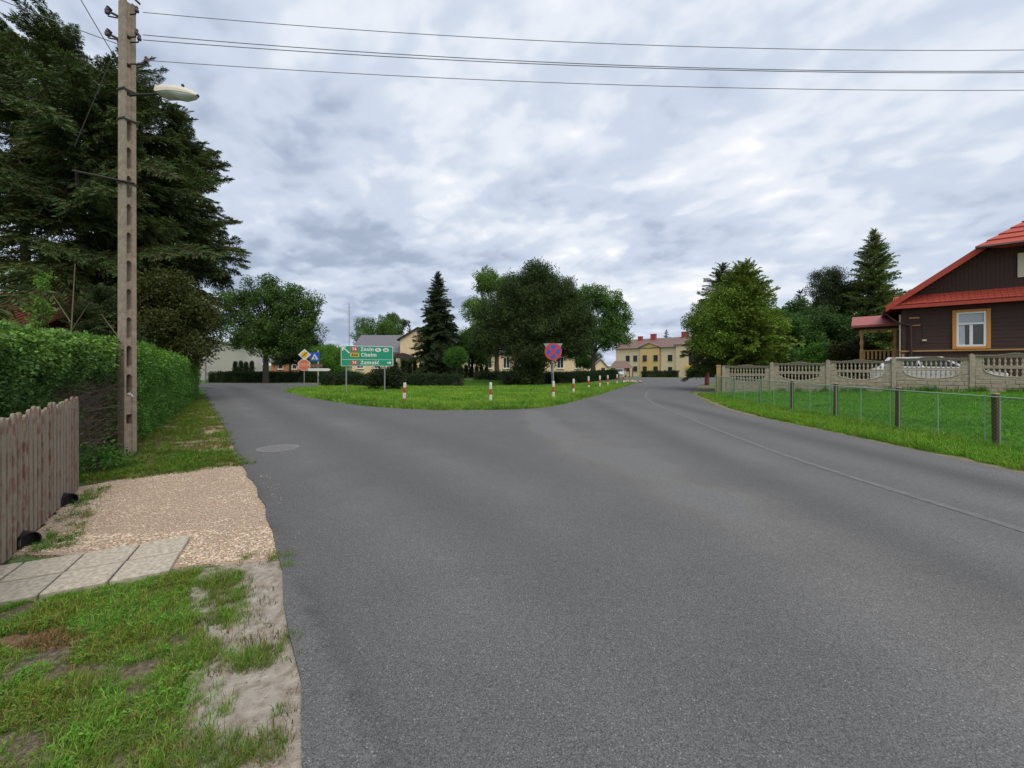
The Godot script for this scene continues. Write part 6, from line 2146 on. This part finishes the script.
func plant_hedges() -> void:
	var privet := leaf_clump(501, 74, 0.14, 0.038, 0.022, [lin(0.055, 0.12, 0.038), lin(0.075, 0.15, 0.045), lin(0.045, 0.095, 0.03)])
	var privet2 := leaf_clump(502, 66, 0.15, 0.044, 0.026, [lin(0.06, 0.14, 0.04), lin(0.08, 0.17, 0.045), lin(0.05, 0.11, 0.033)])
	var box := leaf_clump(503, 50, 0.24, 0.09, 0.055, [lin(0.03, 0.06, 0.02), lin(0.04, 0.072, 0.024), lin(0.025, 0.048, 0.017)])
	# young shoots: small stems with leaves standing up
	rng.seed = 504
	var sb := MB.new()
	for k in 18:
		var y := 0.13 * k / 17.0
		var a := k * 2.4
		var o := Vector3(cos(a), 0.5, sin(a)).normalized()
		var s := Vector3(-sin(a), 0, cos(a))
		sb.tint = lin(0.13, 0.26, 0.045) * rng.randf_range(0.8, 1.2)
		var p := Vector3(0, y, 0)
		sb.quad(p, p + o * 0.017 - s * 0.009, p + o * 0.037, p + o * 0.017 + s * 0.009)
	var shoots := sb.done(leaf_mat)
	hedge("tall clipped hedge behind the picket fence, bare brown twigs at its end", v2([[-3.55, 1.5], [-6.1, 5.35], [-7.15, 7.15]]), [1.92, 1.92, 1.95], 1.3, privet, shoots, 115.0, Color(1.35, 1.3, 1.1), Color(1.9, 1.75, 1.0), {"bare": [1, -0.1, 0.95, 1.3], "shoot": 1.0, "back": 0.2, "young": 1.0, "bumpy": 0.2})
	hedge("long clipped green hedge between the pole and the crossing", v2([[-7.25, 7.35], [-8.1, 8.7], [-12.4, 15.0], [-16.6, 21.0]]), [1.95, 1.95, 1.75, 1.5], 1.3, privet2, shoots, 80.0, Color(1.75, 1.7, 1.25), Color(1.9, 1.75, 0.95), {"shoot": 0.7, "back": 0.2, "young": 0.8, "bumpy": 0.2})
	hedge("low clipped hedge behind the direction sign", v2([[-14.4, 29.9], [-3.7, 28.9]]), [0.8, 0.78], 1.2, box, null, 26.0, Color(0.75, 0.8, 0.8), Color(1.2, 1.2, 0.9), {"inset": 0.2})
	hedge("low dark hedge in the park behind the conical spruce", v2([[-3.6, 38.0], [1.5, 37.2]]), [0.85, 0.85], 1.2, box, null, 26.0, Color(0.7, 0.75, 0.8), Color(1.1, 1.15, 0.9), {"inset": 0.2})
	hedge("low dark hedge behind the row of bollards", v2([[2.4, 33.6], [6.6, 36.4], [12.4, 46.5]]), [0.85, 0.85, 0.85], 1.2, box, null, 26.0, Color(0.7, 0.75, 0.8), Color(1.1, 1.15, 0.9), {"inset": 0.2})
	hedge("low hedge along the far kerb of the crossing, before the white hall", v2([[-27.6, 36.2], [-21.2, 36.1]]), [0.85, 0.85], 1.2, box, null, 26.0, Color(0.75, 0.9, 0.7), Color(1.1, 1.15, 0.9), {"inset": 0.2})
	hedge("low hedge along the far kerb of the crossing, behind the stop sign", v2([[-21.15, 36.4], [-14.0, 36.0]]), [0.85, 0.85], 1.2, box, null, 26.0, Color(0.7, 0.85, 0.7), Color(1.1, 1.15, 0.9), {"inset": 0.2})
	hedge("low hedge in front of the long yellow building, beside the kiosk", v2([[22.0, 68.0], [27.5, 66.0]]), [1.0, 1.0], 1.4, box, null, 20.0, Color(0.7, 0.85, 0.7), Color(1.1, 1.15, 0.9), {"inset": 0.2})
	hedge("low hedge in front of the long yellow building's entrance", v2([[27.0, 62.0], [37.0, 57.0]]), [1.0, 1.0], 1.4, box, null, 20.0, Color(0.7, 0.85, 0.7), Color(1.1, 1.15, 0.9), {"inset": 0.2})
	var us := [396.0, 403.5, 409.5, 415.0, 421.0, 427.0, 432.5, 444.0, 450.0, 455.5, 461.0, 466.0, 471.0, 476.5, 481.5, 486.5]
	for k in us.size():
		var x: float = (us[k] - 512.0) / 8.0
		var tall := k < 5
		thuja("slim dark thuja of the taller end of the row before the yellow house" if tall else "small dark thuja in the low part of the row before the yellow house", x, 50.0, [1.9, 2.2, 2.0, 2.2, 1.8][k] if tall else 1.25 + 0.12 * (k % 3), 0.38, box, Color(0.62, 0.72, 0.7), "thujas before the yellow house, taller end" if tall else "thujas before the yellow house, low part")
	for k in 4:
		thuja("slim dark thuja in the row before the white hall", -31.8 + 0.62 * k, 46.0, 1.9 + 0.1 * (k % 2), 0.33, box, Color(0.6, 0.72, 0.65), "thujas before the white hall")
	var leaf := leaf_clump(505, 60, 0.30, 0.10, 0.06, [lin(0.03, 0.055, 0.02), lin(0.042, 0.07, 0.024), lin(0.03, 0.035, 0.018)])
	leafy_tree("park_bush", "dark bush right behind the direction sign", -8.0, 25.6, 0.5, 0.05, round_lobes(601, 6, 1.25, 0.1, 1.5), 260, leaf, Color(0.75, 0.75, 0.75), -0.4)
	leafy_tree("park_bush", "dark bush at the foot of the dark park tree", 0.0, 30.6, 0.4, 0.05, round_lobes(602, 5, 0.9, 0.05, 1.0), 150, leaf, Color(0.6, 0.6, 0.65), -0.4)
	leafy_tree("park_bush", "grassy green bush before the white hall", -37.5, 46.5, 0.5, 0.05, round_lobes(603, 5, 1.3, 0.1, 1.9), 160, leaf, Color(1.3, 1.6, 1.0), -0.4)
	leafy_tree("hedge_bush", "low green weeds at the foot of the bare hedge end", -6.15, 5.95, 0.2, 0.01, [[0, 0.16, 0, 0.3, 0.2, 0.25], [-0.3, 0.3, 0.3, 0.25, 0.3, 0.2]], 34, privet2, Color(1.3, 1.4, 1.0), -0.4)


func grow_grass() -> void:
	var greens := [lin(0.115, 0.255, 0.034), lin(0.145, 0.29, 0.042), lin(0.09, 0.20, 0.028), lin(0.20, 0.26, 0.075)]
	var dry := [lin(0.16, 0.16, 0.06), lin(0.22, 0.19, 0.09), lin(0.10, 0.13, 0.04), lin(0.28, 0.23, 0.13)]
	var fine := [grass_tuft(701, 12, 0.055, 0.03, 0.0032, greens, 1.0), grass_tuft(702, 10, 0.075, 0.035, 0.0036, greens, 0.9), grass_tuft(703, 14, 0.04, 0.035, 0.003, greens, 1.2), grass_tuft(711, 12, 0.05, 0.04, 0.003, dry, 1.2), broad_weed(704), grass_tuft(712, 12, 0.06, 0.035, 0.0034, greens, 1.1), grass_tuft(713, 14, 0.035, 0.04, 0.003, greens, 1.3)]
	var tall := [grass_tuft(705, 16, 0.16, 0.06, 0.006, greens, 0.8), grass_tuft(706, 14, 0.20, 0.06, 0.007, greens, 0.9)]
	var mid := [grass_tuft(707, 16, 0.10, 0.07, 0.008, greens, 0.9), grass_tuft(708, 14, 0.13, 0.08, 0.009, greens, 0.9)]
	var straw := [grass_tuft(709, 12, 0.05, 0.05, 0.005, dry, 1.2), grass_tuft(710, 12, 0.065, 0.05, 0.005, dry, 1.1)]
	var near := PackedVector2Array(v2([[-4.6, 3.1], [-2.5, 3.04], [-2.42, 3.08], [-2.28, 2.86], [-1.95, 2.52], [-1.68, 2.26], [-1.56, 2.0], [-1.25, 1.5], [-0.7, 0.9], [-2.6, 0.9], [-5.0, 2.4]]))
	strew("grass", "short lush green grass on the near verge below the slabs", "grass", near, 3400.0, fine, 0.5, 1.05, Color(1.15, 1.3, 0.9), 0.28, {"avoid": [slab_poly, litter_poly], "thin": -0.36, "freq": 1.8, "other": Color(1.25, 1.0, 0.75)})
	strew("grass", "thin patchy grass where the near verge meets the sand", "grass", PackedVector2Array(v2([[-2.5, 3.1], [-2.1, 3.1], [-1.7, 2.6], [-1.45, 2.2], [-1.2, 1.6], [-0.8, 1.0], [-1.3, 1.2], [-1.75, 2.1], [-2.2, 2.7]])), 1500.0, [fine[0], fine[2], fine[3]], 0.4, 0.9, Color(1.1, 1.15, 0.8), 0.3, {"thin": 0.08, "freq": 2.2, "y": 0.01})
	strew("weeds", "low weeds and dry leaves along the foot of the picket fence", "plants", PackedVector2Array(v2([[-4.05, 3.3], [-5.5, 5.2], [-5.3, 5.3], [-3.85, 3.5]])), 700.0, [fine[0], fine[2], fine[3], fine[4]], 0.6, 1.3, Color(0.9, 0.95, 0.65), 0.3, {"thin": -0.1, "freq": 1.8, "y": 0.01})
	strew("dry_grass", "dry straw strewn over the rusty bare patch", "grass", litter_poly, 900.0, straw, 0.5, 0.9, Color(1.0, 0.75, 0.55), 0.25, {"thin": -0.2, "freq": 2.0})
	# separate tufts standing in the sand
	var spots := [[-2.12, 2.93, 0.16], [-1.95, 2.72, 0.15], [-1.85, 2.52, 0.10], [-1.75, 3.16, 0.07], [-1.35, 2.17, 0.12], [-1.28, 2.32, 0.06], [-1.72, 2.2, 0.12], [-1.02, 1.66, 0.10], [-1.2, 1.62, 0.14], [-1.05, 1.82, 0.05], [-1.9, 3.3, 0.1], [-2.2, 3.28, 0.06]]
	for k in spots.size():
		var s = spots[k]
		var ring := []
		for j in 9:
			ring.append([s[0] + cos(TAU * j / 9.0) * s[2], s[1] + sin(TAU * j / 9.0) * s[2] * 0.8])
		strew("grass_tuft", ["grass tuft in the sand closest to the gravel", "grass tuft in the sand, second from the gravel", "small grass tuft in the sand, third from the gravel", "sparse grass between gravel and asphalt", "grass tuft in the middle of the sand strip", "tiny grass tuft beside the asphalt edge", "grass tuft where lawn meets the sand strip", "grass tuft low in the sand, closest to the asphalt", "broad grass tuft low in the sand", "tiny tuft above the lowest grass tufts", "sparse green blades in the gravel corner by the asphalt", "few blades at the corner of the last slab"][k], "grass", PackedVector2Array(v2(ring)), 2600.0 if k < 9 else 1200.0, [fine[0], fine[2], fine[3]], 0.5, 1.0, Color(0.95, 1.0, 0.7), 0.25, {"y": 0.012})
	strew("dry_grass", "thin dry blades scattered on the sand strip", "grass", sand_poly, 130.0, straw, 0.4, 0.8, Color(0.9, 0.8, 0.6), 0.3, {"y": 0.012, "thin": -0.05, "freq": 2.0})
	# gravel stones
	var stones := []
	for k in 4:
		rng.seed = 720 + k
		var b := MB.new()
		b.tint = [lin(0.47, 0.37, 0.27), lin(0.56, 0.47, 0.37), lin(0.37, 0.275, 0.19), lin(0.51, 0.43, 0.35)][k]
		var prof := []
		for j in 5:
			prof.append(Vector2(0.012 * sin(PI * j / 4.0) * rng.randf_range(0.8, 1.25), -0.008 * cos(PI * j / 4.0)))
		b.lathe(prof, 6)
		stones.append(b.done(M.vertex))
	var drive := PackedVector2Array(v2([[-1.95, 3.28], [-2.1, 3.6], [-3.34, 5.22], [-4.2, 6.2], [-4.75, 6.15], [-5.45, 5.5], [-5.55, 5.2], [-4.2, 3.4], [-3.2, 3.32], [-2.55, 3.2]]))
	strew("gravel", "pinkish beige gravel covering the driveway", "gravel", drive, 2600.0, stones, 0.25, 0.75, Color(1, 1, 1), 0.22, {"avoid": [slab_poly], "y": 0.018, "piece": "stones"})
	strew("gravel", "coarser pale gravel heaped round the end of the slabs", "gravel", PackedVector2Array(v2([[-1.92, 3.3], [-2.3, 3.95], [-3.4, 3.75], [-4.3, 3.75], [-4.2, 3.4], [-3.0, 3.45], [-2.6, 3.15]])), 1500.0, stones, 0.5, 1.05, Color(1.1, 1.08, 1.05), 0.18, {"avoid": [slab_poly], "thin": -0.3, "freq": 2.0, "y": 0.02, "piece": "stones"})
	strew("grit", "loose grit along the asphalt edge and in the sand", "gravel", PackedVector2Array(v2([[-0.3, 0.9], [-0.80, 1.6], [-1.25, 2.33], [-1.95, 3.4], [-2.2, 3.2], [-1.6, 2.3], [-1.2, 1.5]])), 420.0, stones, 0.12, 0.35, Color(0.6, 0.62, 0.64), 0.3, {"y": 0.016, "piece": "stones"})
	strew("gravel", "loose gravel strayed from the drive onto the asphalt edge", "gravel", PackedVector2Array(v2([[-1.85, 3.3], [-2.0, 3.6], [-3.25, 5.2], [-4.0, 6.2], [-3.75, 6.2], [-3.0, 5.2], [-1.8, 3.55], [-1.65, 3.3]])), 160.0, stones, 0.2, 0.6, Color(1, 1, 1), 0.25, {"thin": -0.05, "freq": 1.5, "y": 0.034, "piece": "stones"})
	# the verge beside the hedge
	strew("grass", "short dark grass between the gravel and the pole", "grass", PackedVector2Array(v2([[-5.55, 5.3], [-4.6, 6.15], [-4.1, 6.35], [-5.0, 7.3], [-6.6, 7.4], [-7.1, 7.2], [-6.1, 5.5]])), 900.0, [mid[0], fine[1], fine[2]], 0.55, 0.9, Color(0.62, 0.7, 0.55), 0.25, {"thin": -0.25, "freq": 1.2, "other": Color(0.95, 0.8, 0.55)})
	strew("dry_grass", "worn yellowish grass strip between the long hedge and the asphalt", "grass", worn_poly, 330.0, [straw[0], straw[1], straw[0], straw[1], mid[0]], 0.6, 1.2, Color(1.0, 0.82, 0.58), 0.3, {"thin": -0.5, "freq": 0.6, "other": Color(0.8, 0.85, 0.48)})
	# the lawn in the fork
	var isl := v2(lawn_edge)
	isl.append_array([Vector2(10.0, 36.0), Vector2(6.0, 34.0), Vector2(2.0, 30.5), Vector2(-3.5, 28.6), Vector2(-14.2, 29.5), Vector2(-14.6, 26.6)])
	strew("grass", "bright mown grass of the lawn in the fork of the road", "grass", PackedVector2Array(isl), 120.0, mid, 0.7, 1.5, Color(1.65, 1.55, 1.0), 0.36, {"freq": 0.5, "thin": -0.75, "other": Color(1.05, 1.25, 0.7)})
	strew("grass", "taller grass along the front edge of the lawn in the fork", "grass", PackedVector2Array(v2([[-10.4, 20.0], [-7.24, 16.8], [-5.4, 15.25], [-4.0, 14.45], [-2.5, 13.95], [-0.4, 14.05], [0.8, 14.5], [1.7, 15.4], [2.95, 17.9], [4.75, 21.6], [3.8, 21.6], [1.9, 18.4], [0.2, 15.8], [-2.5, 15.4], [-5.0, 16.6], [-9.0, 20.2]])), 150.0, tall, 0.6, 1.5, Color(1.0, 1.1, 0.75), 0.35, {"thin": -0.05, "freq": 0.9, "other": Color(1.35, 1.25, 0.8)})
	strew("grass", "shaded park grass behind the low hedges", "grass", PackedVector2Array(v2([[-3.5, 29.0], [2.0, 31.0], [2.4, 36.8], [-3.5, 38.0], [-9.0, 44.0], [-13.0, 31.0]])), 22.0, tall, 1.0, 1.8, Color(0.9, 1.0, 0.75), 0.2, {"freq": 0.4})
	# the right-hand verge and the house lawn
	strew("grass", "lush green grass between the asphalt and the wire fence", "grass", PackedVector2Array(v2([[7.62, 3.0], [7.66, 12.0], [7.95, 14.4], [9.1, 18.6], [9.95, 21.4], [10.6, 21.6], [10.4, 19.0], [9.9, 14.5], [9.6, 10.0], [9.55, 3.0]])), 300.0, [tall[0], mid[0], mid[1]], 0.7, 1.25, Color(1.2, 1.35, 0.8), 0.26, {"thin": -0.5, "freq": 0.8, "other": Color(1.45, 1.35, 0.8)})
	strew("grass", "even green lawn behind the wire fence", "grass", PackedVector2Array(v2([[9.5, 3.0], [9.6, 10.0], [10.0, 14.5], [10.6, 20.0], [11.3, 21.9], [14.9, 18.8], [18.2, 15.8], [22.0, 12.3], [22.0, 3.0]])), 130.0, mid, 0.8, 1.2, Color(1.05, 1.4, 0.75), 0.2, {"freq": 0.5, "other": Color(0.85, 1.2, 0.65)})
	strew("weeds", "dark weeds along the foot of the concrete fence", "plants", PackedVector2Array(v2([[13.2, 20.25], [18.2, 15.75], [21.0, 13.2], [20.8, 13.0], [18.0, 15.5], [13.0, 20.0]])), 90.0, tall, 0.9, 1.9, Color(0.6, 0.75, 0.5), 0.25, {"thin": 0.0, "freq": 0.8})
